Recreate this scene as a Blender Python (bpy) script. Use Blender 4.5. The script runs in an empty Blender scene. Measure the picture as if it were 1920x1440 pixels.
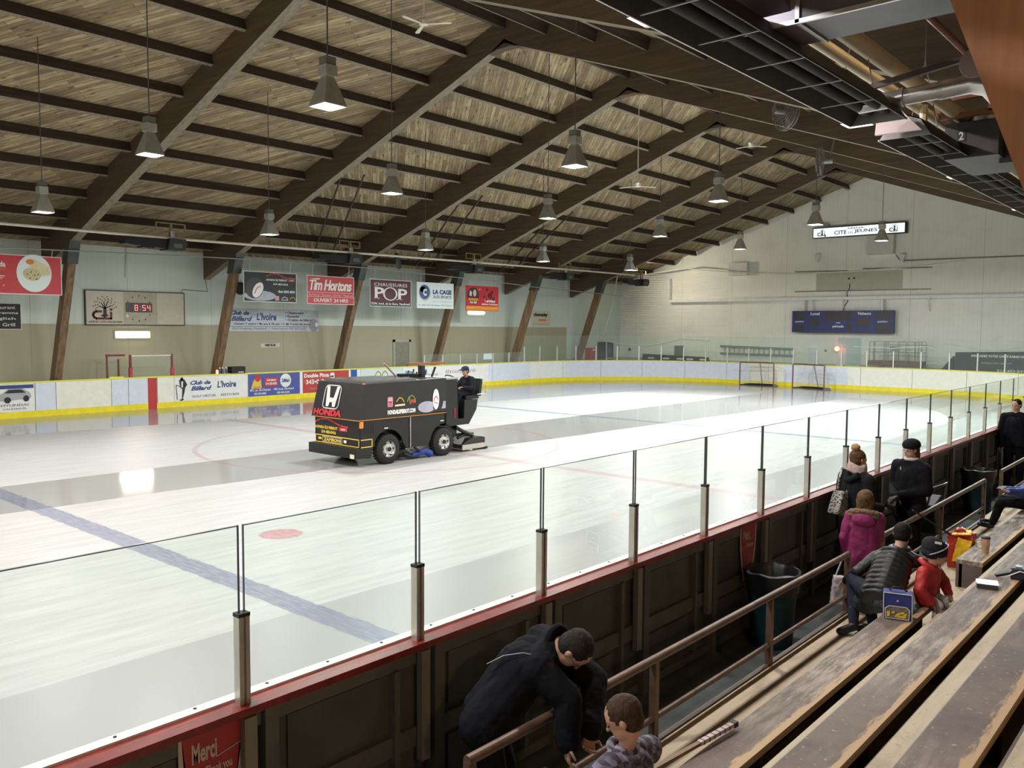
import bpy, bmesh, math, random
from mathutils import Vector, Matrix
random.seed(7)
S = bpy.context.scene
COL = S.collection
pi = math.pi
# ---------------------------------------------------------------- camera
CP = Vector((16.91438, -14.48853, 3.04844)); YAW, PIT, ROL, FPX = -0.71945, -0.06708, 0.00679, 1592.637
cy_, sy_ = math.cos(YAW), math.sin(YAW)
FW = Vector((sy_*math.cos(PIT), cy_*math.cos(PIT), math.sin(PIT)))
_rt = Vector((cy_, -sy_, 0)); _up = _rt.cross(FW)
RT = math.cos(ROL)*_rt + math.sin(ROL)*_up
UP = -math.sin(ROL)*_rt + math.cos(ROL)*_up
cam = bpy.data.cameras.new('camera'); camo = bpy.data.objects.new('camera', cam); COL.objects.link(camo)
camo.matrix_world = Matrix.Translation(CP) @ Matrix((RT, UP, -FW)).transposed().to_4x4()
cam.sensor_width = 36; cam.lens = FPX/1920*36; cam.clip_start = 0.05; cam.clip_end = 200
S.camera = camo
# ---------------------------------------------------------------- colour, exposure, world
S.view_settings.view_transform = 'Standard'; S.view_settings.look = 'None'
S.view_settings.exposure = 0.9; S.view_settings.gamma = 1; S.view_settings.use_curve_mapping = False
W = bpy.data.worlds.new('world'); S.world = W; W.use_nodes = True
W.node_tree.nodes['Background'].inputs[0].default_value = (0.02, 0.02, 0.022, 1)
W.node_tree.nodes['Background'].inputs[1].default_value = 0.2
S.cycles.max_bounces = 8; S.cycles.diffuse_bounces = 5; S.cycles.glossy_bounces = 4
S.cycles.transparent_max_bounces = 24; S.cycles.transmission_bounces = 4
S.cycles.caustics_reflective = False; S.cycles.caustics_refractive = False
S.cycles.sample_clamp_indirect = 6
LAMP_W = 150.0         # watts of one high-bay luminaire
TONE = {'w': (1, .88, .84), 'c': (.84, 1, .93), 'n': (.97, .96, 1)}
# ---------------------------------------------------------------- helpers
def at(u, v, ax, val):
    """the point of the plane axis=val seen at photo pixel (u, v)"""
    d = (u-960)/FPX*RT - (v-720)/FPX*UP + FW
    return CP + d*((val-CP[ax])/d[ax])
def tag(o, label=None, cat=None, group=None, kind=None):
    if label: o['label'] = label
    if cat: o['category'] = cat
    if group: o['group'] = group
    if kind: o['kind'] = kind
    return o
def empty(name, loc, label=None, cat=None, group=None, rz=0):
    o = bpy.data.objects.new(name, None); COL.objects.link(o); o.location = loc
    o.rotation_euler = (0, 0, rz); o.empty_display_size = .1
    return tag(o, label, cat, group)
def WM(p):
    m = p.matrix_basis.copy()
    return WM(p.parent) @ p.matrix_parent_inverse @ m if p.parent else m
def par(o, p):
    if p is not None: o.parent = p; o.matrix_parent_inverse = WM(p).inverted()
    return o
def mk(name, vs, fs, mat, parent=None, smooth=False):
    me = bpy.data.meshes.new(name); me.from_pydata([tuple(v) for v in vs], [], fs); me.validate(); me.update()
    if mat is not None: me.materials.append(mat)
    bm = bmesh.new(); bm.from_mesh(me); bmesh.ops.recalc_face_normals(bm, faces=bm.faces); bm.to_mesh(me); bm.free()
    if smooth: me.polygons.foreach_set('use_smooth', [True]*len(me.polygons))
    o = bpy.data.objects.new(name, me); COL.objects.link(o)
    return par(o, parent)
class MB:
    def __init__(s): s.v = []; s.f = []
    def add(s, vs, fs):
        n = len(s.v); s.v += [Vector(v) for v in vs]; s.f += [tuple(i+n for i in f) for f in fs]; return s
    def box(s, x0, x1, y0, y1, z0, z1):
        return s.add([(x, y, z) for x in (x0, x1) for y in (y0, y1) for z in (z0, z1)],
                     [(0,1,3,2),(4,6,7,5),(0,4,5,1),(2,3,7,6),(0,2,6,4),(1,5,7,3)])
    def obox(s, c, a, b, n):
        c, a, b, n = map(Vector, (c, a, b, n))
        return s.add([c+i*a+j*b+k*n for i in (-1,1) for j in (-1,1) for k in (-1,1)],
                     [(0,1,3,2),(4,6,7,5),(0,4,5,1),(2,3,7,6),(0,2,6,4),(1,5,7,3)])
    def beam(s, p, q, w, h, up=(0,0,1)):
        p, q = Vector(p), Vector(q); d = (q-p); L = d.length; d.normalize()
        a = d.cross(Vector(up)); 
        if a.length < 1e-4: a = d.cross(Vector((0,1,0)))
        a.normalize(); b = a.cross(d)
        return s.obox((p+q)/2, d*L/2, a*w/2, b*h/2)
    def tube(s, pts, r, n=8, caps=True, r1=None):
        pts = [Vector(p) for p in pts]; m = len(pts); rs = [r]*m if r1 is None else [r+(r1-r)*i/(m-1) for i in range(m)]
        if isinstance(r, (list, tuple)): rs = list(r)
        d0 = (pts[1]-pts[0]).normalized(); a = d0.orthogonal().normalized(); rings = []; vs = []
        for i, p in enumerate(pts):
            d = ((pts[min(i+1, m-1)]-pts[max(i-1, 0)])).normalized()
            a = (a - d*a.dot(d)).normalized(); b = d.cross(a)
            for k in range(n):
                t = 2*pi*k/n; vs.append(p + rs[i]*(math.cos(t)*a + math.sin(t)*b))
        fs = [(i*n+k, i*n+(k+1) % n, (i+1)*n+(k+1) % n, (i+1)*n+k) for i in range(m-1) for k in range(n)]
        if caps: fs += [tuple(range(n)), tuple(range((m-1)*n, m*n))]
        return s.add(vs, fs)
    def lathe(s, prof, c=(0,0,0), n=20, axis=(0,0,1), caps=True):
        c = Vector(c); ax = Vector(axis).normalized(); a = ax.orthogonal().normalized(); b = ax.cross(a); vs = []
        for r, h in prof:
            for k in range(n):
                t = 2*pi*k/n; vs.append(c + ax*h + r*(math.cos(t)*a+math.sin(t)*b))
        m = len(prof)
        fs = [(i*n+k, i*n+(k+1) % n, (i+1)*n+(k+1) % n, (i+1)*n+k) for i in range(m-1) for k in range(n)]
        if caps: fs += [tuple(range(n)), tuple(range((m-1)*n, m*n))]
        return s.add(vs, fs)
    def prism(s, poly, d):
        poly = [Vector(p) for p in poly]; d = Vector(d); n = len(poly)
        return s.add(poly+[p+d for p in poly], [tuple(range(n)), tuple(range(n, 2*n))]+[(i, (i+1) % n, n+(i+1) % n, n+i) for i in range(n)])
    def ball(s, c, r, n=10, sc=(1,1,1)):
        c = Vector(c); pr = []
        vs = []; m = n//2
        for i in range(1, m):
            t = pi*i/m
            for k in range(n):
                p = 2*pi*k/n; vs.append(c+Vector((r*sc[0]*math.sin(t)*math.cos(p), r*sc[1]*math.sin(t)*math.sin(p), r*sc[2]*math.cos(t))))
        fs = [(i*n+k, i*n+(k+1) % n, (i+1)*n+(k+1) % n, (i+1)*n+k) for i in range(m-2) for k in range(n)]
        t0 = len(vs); vs += [c+Vector((0,0,r*sc[2])), c-Vector((0,0,r*sc[2]))]
        fs += [(k, t0, (k+1) % n) for k in range(n)] + [((m-2)*n+k, (m-2)*n+(k+1) % n, t0+1) for k in range(n)]
        return s.add(vs, fs)
    def build(s, name, mat, parent=None, smooth=False):
        o = mk(name, s.v, s.f, mat, parent, False)
        if smooth:
            me = o.data; me.polygons.foreach_set('use_smooth', [True]*len(me.polygons))
            try: me.set_sharp_from_angle(angle=math.radians(40))
            except Exception: pass
        return o
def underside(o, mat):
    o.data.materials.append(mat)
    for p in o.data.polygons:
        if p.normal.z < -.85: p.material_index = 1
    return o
def copy_tree(o, parent=None):
    c = o.copy(); COL.objects.link(c)
    if parent is not None: c.parent = parent; c.matrix_parent_inverse = o.matrix_parent_inverse
    for ch in o.children: copy_tree(ch, c)
    return c
def ordinal(n):
    a = ['first','second','third','fourth','fifth','sixth','seventh','eighth','ninth','tenth','eleventh','twelfth','thirteenth','fourteenth','fifteenth','sixteenth','seventeenth','eighteenth','nineteenth','twentieth']
    return a[n-1] if n <= 20 else {2:'twenty',3:'thirty',4:'forty'}[n//10]+'-'+a[n % 10-1] if n % 10 else {3:'thirtieth',4:'fortieth'}[n//10]
# ---------------------------------------------------------------- materials
class NT:
    def __init__(s, name):
        s.m = bpy.data.materials.new(name); s.m.use_nodes = True; s.t = s.m.node_tree; s.n = s.t.nodes
        s.b = s.n['Principled BSDF']; s.out = s.n['Material Output']; s.co = None
    def node(s, ty, **k):
        x = s.n.new(ty)
        for a, b in k.items(): setattr(x, a, b)
        return x
    def lk(s, a, b): s.t.links.new(a, b)
    def put(s, sock, v):
        if isinstance(v, bpy.types.NodeSocket): s.lk(v, sock)
        elif v is not None:
            if hasattr(sock.default_value, '__len__') and not isinstance(v, (int, float)) and len(sock.default_value) == 4 and len(v) == 3: v = (*v, 1)
            sock.default_value = v
    def M(s, op, a, b=None, c=None):
        x = s.node('ShaderNodeMath', operation=op)
        for i, v in enumerate((a, b, c)):
            if v is not None: s.put(x.inputs[i], v)
        return x.outputs[0]
    def coord(s, which='Object'):
        if s.co is None: s.co = s.node('ShaderNodeTexCoord')
        return s.co.outputs[which]
    def xyz(s, which='Object'):
        x = s.node('ShaderNodeSeparateXYZ'); s.lk(s.coord(which), x.inputs[0]); return x.outputs
    def mapv(s, vec, scale=(1,1,1), rot=(0,0,0), loc=(0,0,0)):
        x = s.node('ShaderNodeMapping'); s.lk(vec, x.inputs[0]); x.inputs['Scale'].default_value = scale
        x.inputs['Rotation'].default_value = rot; x.inputs['Location'].default_value = loc; return x.outputs[0]
    def noise(s, vec=None, sc=5, det=3, rough=.5):
        x = s.node('ShaderNodeTexNoise'); s.put(x.inputs['Vector'], vec if vec is not None else s.coord())
        x.inputs['Scale'].default_value = sc; x.inputs['Detail'].default_value = det; x.inputs['Roughness'].default_value = rough
        return x.outputs[0]
    def mix(s, f, a, b):
        x = s.node('ShaderNodeMix', data_type='RGBA'); s.put(x.inputs[0], f); s.put(x.inputs[6], a); s.put(x.inputs[7], b); return x.outputs[2]
    def ramp(s, f, lo, hi):
        x = s.node('ShaderNodeMapRange'); s.put(x.inputs[0], f); x.inputs[1].default_value = lo; x.inputs[2].default_value = hi; return x.outputs[0]
    def bump(s, h, st=.3, dist=.01):
        x = s.node('ShaderNodeBump'); x.inputs['Strength'].default_value = st; x.inputs['Distance'].default_value = dist
        s.lk(h, x.inputs['Height']); s.lk(x.outputs[0], s.b.inputs['Normal'])
    def set(s, col=None, rough=None, met=None, spec=None, emit=None, es=None, alpha=None, ior=None):
        for k, v in (('Base Color', col), ('Roughness', rough), ('Metallic', met), ('Specular IOR Level', spec), ('Emission Color', emit), ('Emission Strength', es), ('Alpha', alpha), ('IOR', ior)):
            if v is not None: s.put(s.b.inputs[k], v)
        return s.m
_c = {}
def flat(col, rough=.5, met=0, var=.12, name='paint', sc=6):
    k = (tuple(col), rough, met, var, sc)
    if k in _c: return _c[k]
    t = NT(name)
    if var:
        n = t.noise(sc=sc, det=3); f = t.ramp(n, .3, .7)
        a = tuple(c*(1-var) for c in col); b = tuple(min(1, c*(1+var)) for c in col)
        t.set(col=t.mix(f, a, b), rough=rough, met=met)
    else: t.set(col=col, rough=rough, met=met)
    _c[k] = t.m; return t.m
def glow(col, st, name='glow'):
    t = NT(name); return t.set(col=(.8,.8,.8), emit=col, es=st, rough=.4)
def timber(name, a, b, axis, sc=1.0, rough=.6, knots=True):
    t = NT(name); s = [14*sc]*3; s[axis] = .7*sc
    v = t.mapv(t.coord(), scale=tuple(s)); n = t.noise(v, 1.0, 5, .6)
    v2 = t.mapv(t.coord(), scale=tuple(.6 if i != axis else .2 for i in range(3)))
    c = t.mix(t.ramp(n, .3, .72), a, b)
    if knots:
        vo = t.node('ShaderNodeTexVoronoi'); t.lk(t.mapv(t.coord(), scale=tuple(2.2 if i != axis else 1.1 for i in range(3))), vo.inputs[0]); vo.inputs['Scale'].default_value = 1
        k = t.ramp(vo.outputs[0], .09, .04); c = t.mix(t.M('MULTIPLY', k, .75), c, tuple(x*.35 for x in a))
    t.set(col=c, rough=rough); t.bump(n, .25, .01); return t.m
def glassmat(name, tint, refl=.9, base=.03):
    t = NT(name); t.n.remove(t.b)
    tr = t.node('ShaderNodeBsdfTransparent'); tr.inputs[0].default_value = (*tint, 1)
    gl = t.node('ShaderNodeBsdfGlossy'); gl.inputs['Roughness'].default_value = .02; gl.inputs[0].default_value = (1,1,1,1)
    fr = t.node('ShaderNodeFresnel'); fr.inputs[0].default_value = 1.25
    mx = t.node('ShaderNodeMixShader'); t.lk(t.M('MULTIPLY', fr.outputs[0], refl), mx.inputs[0]); t.lk(tr.outputs[0], mx.inputs[1]); t.lk(gl.outputs[0], mx.inputs[2])
    # slight scuffing / haze of used acrylic
    df = t.node('ShaderNodeBsdfDiffuse'); df.inputs[0].default_value = (.8,.84,.82,1)
    m2 = t.node('ShaderNodeMixShader'); m2.inputs[0].default_value = base; t.lk(mx.outputs[0], m2.inputs[1]); t.lk(df.outputs[0], m2.inputs[2])
    t.lk(m2.outputs[0], t.out.inputs[0]); return t.m
def netmat(name, col, pitch, wire, axes=(0, 2), strength=1.0):
    t = NT(name); x = t.xyz(); f = None
    for a in axes:
        g = t.M('LESS_THAN', t.M('FRACT', t.M('DIVIDE', x[a], pitch)), wire/pitch)
        f = g if f is None else t.M('MAXIMUM', f, g)
    t.set(col=col, rough=.8, alpha=t.M('MULTIPLY', f, strength)); return t.m
# ice -----------------------------------------------------------------
def ice_material():
    t = NT('ice'); x, y, z = t.xyz(); M = t.M
    ab = lambda v: M('ABSOLUTE', v)
    nf = t.noise(t.mapv(t.coord(), scale=(3, .35, 1)), 2.2, 6, .62)       # skate scratches stretched along the rink
    n2 = t.noise(sc=.35, det=4); n3 = t.noise(sc=2.4, det=5, rough=.65)
    wob = M('MULTIPLY', M('SUBTRACT', n2, .5), .22)
    xw = M('ADD', x, wob)
    w1 = M('LESS_THAN', M('ADD', xw, M('MULTIPLY', y, -.12)), -7.9)
    w2 = M('MULTIPLY', M('GREATER_THAN', xw, -.62), M('LESS_THAN', M('ADD', xw, M('MULTIPLY', y, -.045)), 2.35))
    # second band rounds off at the far end
    w3 = M('GREATER_THAN', M('ADD', xw, M('MULTIPLY', M('GREATER_THAN', y, 8), -.0)), 9.35)
    dx = M('DIVIDE', x, 9.5); dy = M('DIVIDE', M('SUBTRACT', y, 14), 10.8)
    rr = M('SQRT', M('ADD', M('MULTIPLY', dx, dx), M('MULTIPLY', dy, dy)))
    w4 = M('MULTIPLY', M('GREATER_THAN', rr, 1), M('GREATER_THAN', y, 14))
    wet = M('MAXIMUM', M('MAXIMUM', w1, w2), M('MAXIMUM', w3, w4))
    n4 = t.noise(t.mapv(t.coord(), scale=(1.5, 9, 1)), 2.6, 6, .7)
    e = M('MULTIPLY', M('SUBTRACT', n4, .5), .16)
    ye = M('ADD', y, e)
    band = lambda c, h: M('LESS_THAN', ab(M('SUBTRACT', ye, c)), h)
    blue = M('MAXIMUM', band(-9.185, .17), band(9.185, .15))
    red = band(0, .15)
    goal = band(24.3, .035)
    def rad(cx, cy):
        a = M('SUBTRACT', x, cx); b = M('SUBTRACT', y, cy)
        return M('SQRT', M('ADD', M('MULTIPLY', a, a), M('MULTIPLY', b, b)))
    ring = lambda cx, cy, r, w: M('LESS_THAN', ab(M('SUBTRACT', M('ADD', rad(cx, cy), e), r)), w)
    disc = lambda cx, cy, r: M('LESS_THAN', M('ADD', rad(cx, cy), e), r)
    circ = ring(-.2, -.1, 4.6, .06)
    rings = M('MAXIMUM', ring(-6.3, 17.3, 4.57, .04), ring(6.3, 17.3, 4.57, .04))
    dots = M('MAXIMUM', disc(6.3, -7.48, .31), M('MAXIMUM', disc(-6.3, -7.48, .3), disc(-.2, -.1, .25)))
    dots2 = M('MAXIMUM', disc(6.3, 7.48, .3), M('MAXIMUM', disc(-6.3, 7.48, .3), M('MAXIMUM', disc(6.3, 17.3, .3), disc(-6.3, 17.3, .3))))
    logo = M('MULTIPLY', M('LESS_THAN', ab(M('SUBTRACT', x, -.5)), .28), M('LESS_THAN', ab(M('SUBTRACT', y, -2.95)), .75))
    logo = M('MULTIPLY', logo, .35)
    scr = t.ramp(nf, .2, .62)
    dry = t.mix(t.ramp(nf, .35, .7), (.37,.375,.37), (.46,.462,.455))
    wetc = (.32,.325,.32)
    c = t.mix(wet, dry, wetc)
    vis = t.ramp(n4, .72, .38)
    vis = M('ADD', M('MULTIPLY', vis, .5), .42)
    c = t.mix(M('MULTIPLY', blue, vis), c, (.15,.165,.25))
    c = t.mix(M('MULTIPLY', red, M('MULTIPLY', vis, .62)), c, (.33,.18,.19))
    c = t.mix(M('MULTIPLY', M('MAXIMUM', circ, logo), .45), c, (.36,.20,.22))
    c = t.mix(M('MULTIPLY', M('MAXIMUM', rings, goal), .25), c, (.55,.45,.48))
    c = t.mix(M('MULTIPLY', dots, M('MULTIPLY', vis, .85)), c, (.36,.10,.12))
    c = t.mix(M('MULTIPLY', dots2, .35), c, (.40,.36,.38))
    rough = M('ADD', M('ADD', M('MULTIPLY', M('SUBTRACT', 1.0, wet), .36), M('MULTIPLY', w3, .27)), M('ADD', .075, M('MULTIPLY', n3, .02)))
    t.set(col=c, rough=rough, ior=1.31, spec=.5)
    t.bump(M('MULTIPLY', nf, M('SUBTRACT', 1.15, wet)), .05, .003)
    return t.m
def plank_material(name, ang):
    t = NT(name); v = t.mapv(t.coord(), rot=(0, 0, ang))
    br = t.node('ShaderNodeTexBrick'); t.lk(v, br.inputs['Vector']); br.offset = .37; br.squash = 1
    br.inputs['Color1'].default_value = (0,0,0,1); br.inputs['Color2'].default_value = (1,1,1,1); br.inputs['Mortar'].default_value = (.5,.5,.5,1)
    br.inputs['Scale'].default_value = 1; br.inputs['Mortar Size'].default_value = .007; br.inputs['Mortar Smooth'].default_value = .3
    br.inputs['Brick Width'].default_value = 2.6; br.inputs['Row Height'].default_value = .125
    g = t.noise(t.mapv(v, scale=(1.2, 16, 1)), 1.6, 5, .65); b = t.noise(sc=.8, det=4, rough=.6)
    vo = t.node('ShaderNodeTexVoronoi'); t.lk(t.mapv(v, scale=(1.7, 5.5, 1)), vo.inputs[0]); vo.inputs['Scale'].default_value = 1
    kn = t.ramp(vo.outputs[0], .21, .08)
    c = t.mix(br.outputs[0], (.25,.175,.095), (.55,.44,.26))
    c = t.mix(t.M('MULTIPLY', t.ramp(g, .42, .7), .8), c, (.11,.07,.038))
    c = t.mix(t.M('MULTIPLY', t.ramp(b, .5, .75), .65), c, (.13,.10,.065))
    c = t.mix(t.M('MULTIPLY', kn, .8), c, (.06,.04,.025))
    c = t.mix(t.M('MULTIPLY', br.outputs[1], .8), c, (.05,.035,.022))
    t.set(col=c, rough=.75); t.bump(t.M('SUBTRACT', 1.0, br.outputs[1]), .35, .01); return t.m
def siding(name, up, low, split, ripple_axis, grime=.1):
    t = NT(name); x = t.xyz(); f = t.M('LESS_THAN', x[2], split)
    if ripple_axis == 1: f = t.M('MULTIPLY', f, t.M('MAXIMUM', t.M('LESS_THAN', x[1], 26.6), t.M('LESS_THAN', x[2], 1.12)))
    r = t.M('LESS_THAN', t.M('FRACT', t.M('MULTIPLY', x[ripple_axis], 4.5)), .08)
    seam = t.M('LESS_THAN', t.M('FRACT', t.M('DIVIDE', t.M('ADD', x[ripple_axis], 40.3), 3.35)), .006)
    n = t.noise(sc=1.2, det=5); c = t.mix(f, up, low)
    dirt = t.M('MULTIPLY', t.ramp(n, .5, .85), grime)
    c = t.mix(dirt, c, (.30,.29,.24)); c = t.mix(t.M('MULTIPLY', r, .10), c, (.3,.3,.28)); c = t.mix(t.M('MULTIPLY', seam, .5), c, (.2,.2,.19))
    t.set(col=c, rough=.55); t.bump(r, .15, .01); return t.m
def bench_material():
    t = NT('worn_bench_paint'); g = t.xyz('Generated'); n = t.noise(sc=2.2, det=6, rough=.7); n2 = t.noise(t.mapv(t.coord(), scale=(9, 1.2, 9)), 2.5, 6, .7)
    fine = t.noise(sc=38, det=3)
    c = t.mix(t.ramp(n, .3, .75), (.10,.076,.062), (.185,.148,.122))
    worn = t.M('MULTIPLY', t.ramp(n2, .42, .66), t.ramp(t.noise(sc=.45, det=3), .42, .62))
    c = t.mix(t.M('MULTIPLY', worn, .75), c, (.52,.46,.37))
    c = t.mix(t.M('MULTIPLY', t.ramp(fine, .66, .72), .5), c, (.5,.45,.4))
    edge = t.ramp(t.M('ADD', g[0], t.M('MULTIPLY', t.M('SUBTRACT', n2, .5), .55)), .80, .86)
    c = t.mix(edge, c, (.42,.29,.16))
    edge2 = t.ramp(g[0], .025, .008); c = t.mix(t.M('MULTIPLY', edge2, .6), c, (.4,.38,.33))
    t.set(col=c, spec=.25, rough=t.M('SUBTRACT', .66, t.M('MULTIPLY', worn, .18))); t.bump(n2, .3, .006); return t.m
def worn_wood(name, a, b, mark):
    t = NT(name); n = t.noise(t.mapv(t.coord(), scale=(8, .8, 8)), 2, 6, .65); n2 = t.noise(sc=1.6, det=6, rough=.7); f = t.noise(sc=30, det=2)
    c = t.mix(t.ramp(n, .3, .7), a, b); c = t.mix(t.M('MULTIPLY', t.ramp(n2, .55, .75), .55), c, mark)
    c = t.mix(t.M('MULTIPLY', t.ramp(f, .64, .7), .3), c, (.1,.07,.05))
    t.set(col=c, rough=.7); t.bump(n, .2, .005); return t.m

ICE = ice_material()
PLANK_A = plank_material('roof_planks_forward', math.radians(-40)); PLANK_B = plank_material('roof_planks_back', math.radians(40))
BEAM = timber('dark_glulam', (.060,.037,.022), (.125,.078,.046), 0, knots=False)
STRUT = timber('strut_timber', (.12,.07,.035), (.29,.185,.105), 2, .6)
STRUT_WARM = timber('warm_lit_post', (.22,.085,.03), (.38,.165,.065), 2, .6)  # warm lamp light on the right struts painted in as an orange timber copy
PURL = timber('purlin_timber', (.028,.018,.011), (.07,.047,.03), 1)
PALE_LIT = timber('pale_lit_underside', (.17,.135,.095), (.32,.265,.19), 0, knots=False)  # downward faces: pale wood with the ice's bounce light painted into its colour
WALL_L = siding('wall_two_tone', (.66,.74,.67), (.43,.40,.27), 3.05, 1, .15)
WALL_E = siding('end_wall_paint', (.86,.86,.77), (.46,.48,.43), 1.12, 0, .18)
WHITE = flat((.82,.83,.80), .45, 0, .04, 'white_board'); CREAM = flat((.84,.84,.74), .4, 0, .04, 'cream_board'); PALEBLUE = flat((.70,.76,.86), .35, 0, .04, 'pale_blue_board')
YELLOW = flat((.86,.72,.02), .4, 0, .08, 'yellow_board'); YELLOW_CAP = flat((.80,.78,.10), .4, 0, .06, 'yellow_cap')
DARK = flat((.012,.012,.013), .5, 0, .1, 'black_paint'); SEAM = flat((.10,.11,.12), .6, 0, 0, 'seam')
REDC = flat((.19,.014,.012), .4, 0, .25, 'red_cap_paint', 12)
BOARD_OUT = flat((.078,.076,.062), .75, 0, .22, 'grey_board_back', 3); BOARD_OUT2 = flat((.105,.101,.084), .7, 0, .18, 'grey_stud_paint', 4)
ALU = flat((.50,.47,.42), .35, .7, .1, 'aluminium'); ALUW = flat((.75,.76,.74), .4, .2, .05, 'pale_aluminium')
STEEL = flat((.55,.54,.52), .28, .9, .12, 'galvanised_steel'); STEELD = flat((.10,.095,.10), .4, .7, .3, 'dull_duct', 2)
RUST = flat((.115,.07,.045), .45, .25, .28, 'brown_rail_paint', 9)
RUBBER = flat((.075,.085,.084), .85, 0, .3, 'rubber_floor', 3)
BLACKM = flat((.006,.006,.007), .6, 0, .1, 'black_plastic')
GLASS = glassmat('rink_glass', (.93,.955,.94), .16, .015); GLASSF = glassmat('far_rink_glass', (.93,.97,.95), .5, .05)
GEDGE = flat((.05,.075,.065), .3, 0, 0, 'glass_edge')
TREAD = worn_wood('tread_plywood', (.38,.31,.20), (.50,.42,.29), (.20,.165,.11)); BENCH = bench_material()
RISER = flat((.10,.07,.055), .7, 0, .2, 'riser')
# ================================================================ SETTING
XC = 1.4                                    # building centre line
def zdeck(x): return 11.31 - .337*abs(x-XC)
def zbot(x): return 10.62 - .366*abs(x-XC)
FY0 = [2.94+5.93*k for k in range(-4, 5)]   # timber frames along the hall
Y0, Y1 = -21.5, 32.4
XL, XR = -14.7, 20.2
def struct(name, m, mat, smooth=False): return tag(m.build(name, mat, None, smooth), kind='structure')
struct('ice_sheet', MB().box(-13.12, 13.06, Y0, 29.4, -.04, 0), ICE)
struct('floor', MB().box(XL, XR, Y0, Y1, -.12, -.045), flat((.22,.22,.2), .8, 0, .2, 'concrete', 2))
struct('floor', MB().box(13.06, 14.0, Y0, Y1, -.045, 0.0), RUBBER)
# walls
struct('wall_left', MB().box(XL-.12, XL, Y0, Y1, -.1, zdeck(XL)), WALL_L)
struct('wall_far', MB().prism([(XL, Y1, -.1), (XR, Y1, -.1), (XR, Y1, zdeck(XR)), (XC, Y1, zdeck(XC)), (XL, Y1, zdeck(XL))], (0, .12, 0)), WALL_E)
struct('wall_back', MB().prism([(XL, Y0, -.1), (XR, Y0, -.1), (XR, Y0, zdeck(XR)), (XC, Y0, zdeck(XC)), (XL, Y0, zdeck(XL))], (0, -.12, 0)), WALL_E)
struct('wall_right', MB().box(XR, XR+.12, Y0, Y1, -.1, zdeck(XR)), WALL_L)
# roof decks bay by bay, purlins under them
bays = [Y0]+[y for y in FY0[1:]]+[Y1]
for sgn in (-1, 1):
    xe = XL-.1 if sgn < 0 else XR+.1
    for ma, y0, y1 in ((PLANK_A, Y0-.1, FY0[4]), (PLANK_B, FY0[4], Y1+.1)):
        m = MB().add([(XC, y0, zdeck(XC)), (xe, y0, zdeck(xe)), (xe, y1, zdeck(xe)), (XC, y1, zdeck(XC)),
                      (XC, y0, zdeck(XC)+.1), (xe, y0, zdeck(xe)+.1), (xe, y1, zdeck(xe)+.1), (XC, y1, zdeck(XC)+.1)],
                     [(0,1,2,3), (4,7,6,5), (0,4,5,1), (1,5,6,2), (2,6,7,3), (3,7,4,0)])
        deck = struct('ceiling', m, ma)
        for a, b in zip(FY0[:-1]+[FY0[-1]], FY0[1:]+[Y1]):
            if not (y0-.2 <= a and b <= y1+.2) : continue
            for k in range(11 if sgn < 0 else 12):
                x = XC + sgn*(1.5+1.52*k) if sgn < 0 else XC + 1.5+1.52*k
                d = Vector((sgn, 0, -.337)).normalized(); nrm = Vector((.337*sgn, 0, 1)).normalized()
                c = Vector((x, (a+b)/2, zdeck(x)-.005)) - nrm*.14
                underside(MB().obox(c, d*.055, (0, (b-a)/2-.14, 0), nrm*.14).build('purlin', PURL, deck), PALE_LIT)
            if sgn < 0:
                MB().box(XC-.06, XC+.06, a+.14, b-.14, zdeck(XC)-.33, zdeck(XC)-.02).build('ridge_beam', PURL, deck)
# timber frames
fl = {0: 'farthest back', 1: '', 2: 'behind the photographer'}
BRK = flat((.08,.085,.08), .5, .5, .1, 'strut_bracket')
for i, y in enumerate(FY0):
    where = ['behind the viewpoint', 'second behind the viewpoint', 'nearest, left strut outside the photo', 'its left strut between the wrap banner and the clock board',
             'its left strut in front of the billiard club sign', 'its left strut just right of the coffee banner', 'its left strut behind the pale blue restaurant banner',
             'its left strut beside the small yellowish wall sign', 'farthest one, its left strut beside the red cabinet'][i]
    fr = empty('timber_frame', (XC, y, 0), 'dark timber frame, ' + where, 'roof frame', 'timber roof frames')
    h = .14
    for sgn in (-1, 1):
        xe = -14.42 if sgn < 0 else 19.9
        underside(MB().prism([(XC, y-h, zbot(XC)), (xe, y-h, zbot(xe)), (xe, y-h, zdeck(xe)-.01), (XC, y-h, zdeck(XC)-.01)], (0, 2*h, 0)).build('rafter', BEAM, fr), PALE_LIT)
        def sx(z): return XC + sgn*((13.5 if sgn < 0 else 13.93) + (5.36-z)*.37)
        zt = 6.25
        MB().prism([(sx(0)+0*sgn, y-h+.02, 0), (sx(0)+sgn*.40, y-h+.02, 0), (sx(zt)+sgn*.40, y-h+.02, zt), (sx(zt), y-h+.02, zt)], (0, 2*h-.04, 0)).build('strut', STRUT if sgn < 0 else STRUT_WARM, fr)
        MB().prism([(sx(5.0)-sgn*.02, y-h-.03, 5.0), (sx(5.0)+sgn*.42, y-h-.03, 5.0), (sx(5.75)+sgn*.42, y-h-.03, 5.75), (sx(5.75)-sgn*.02, y-h-.03, 5.75)], (0, 2*h+.06, 0)).build('bracket', BRK, fr)
    MB().prism([(XC-.55, y-h, zbot(XC-.55)), (XC-.22, y-h, zbot(XC)-.13), (XC+.22, y-h, zbot(XC)-.13), (XC+.55, y-h, zbot(XC+.55)), (XC, y-h, zbot(XC)+.1)], (0, 2*h, 0)).build('apex_haunch', BEAM, fr)
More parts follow.
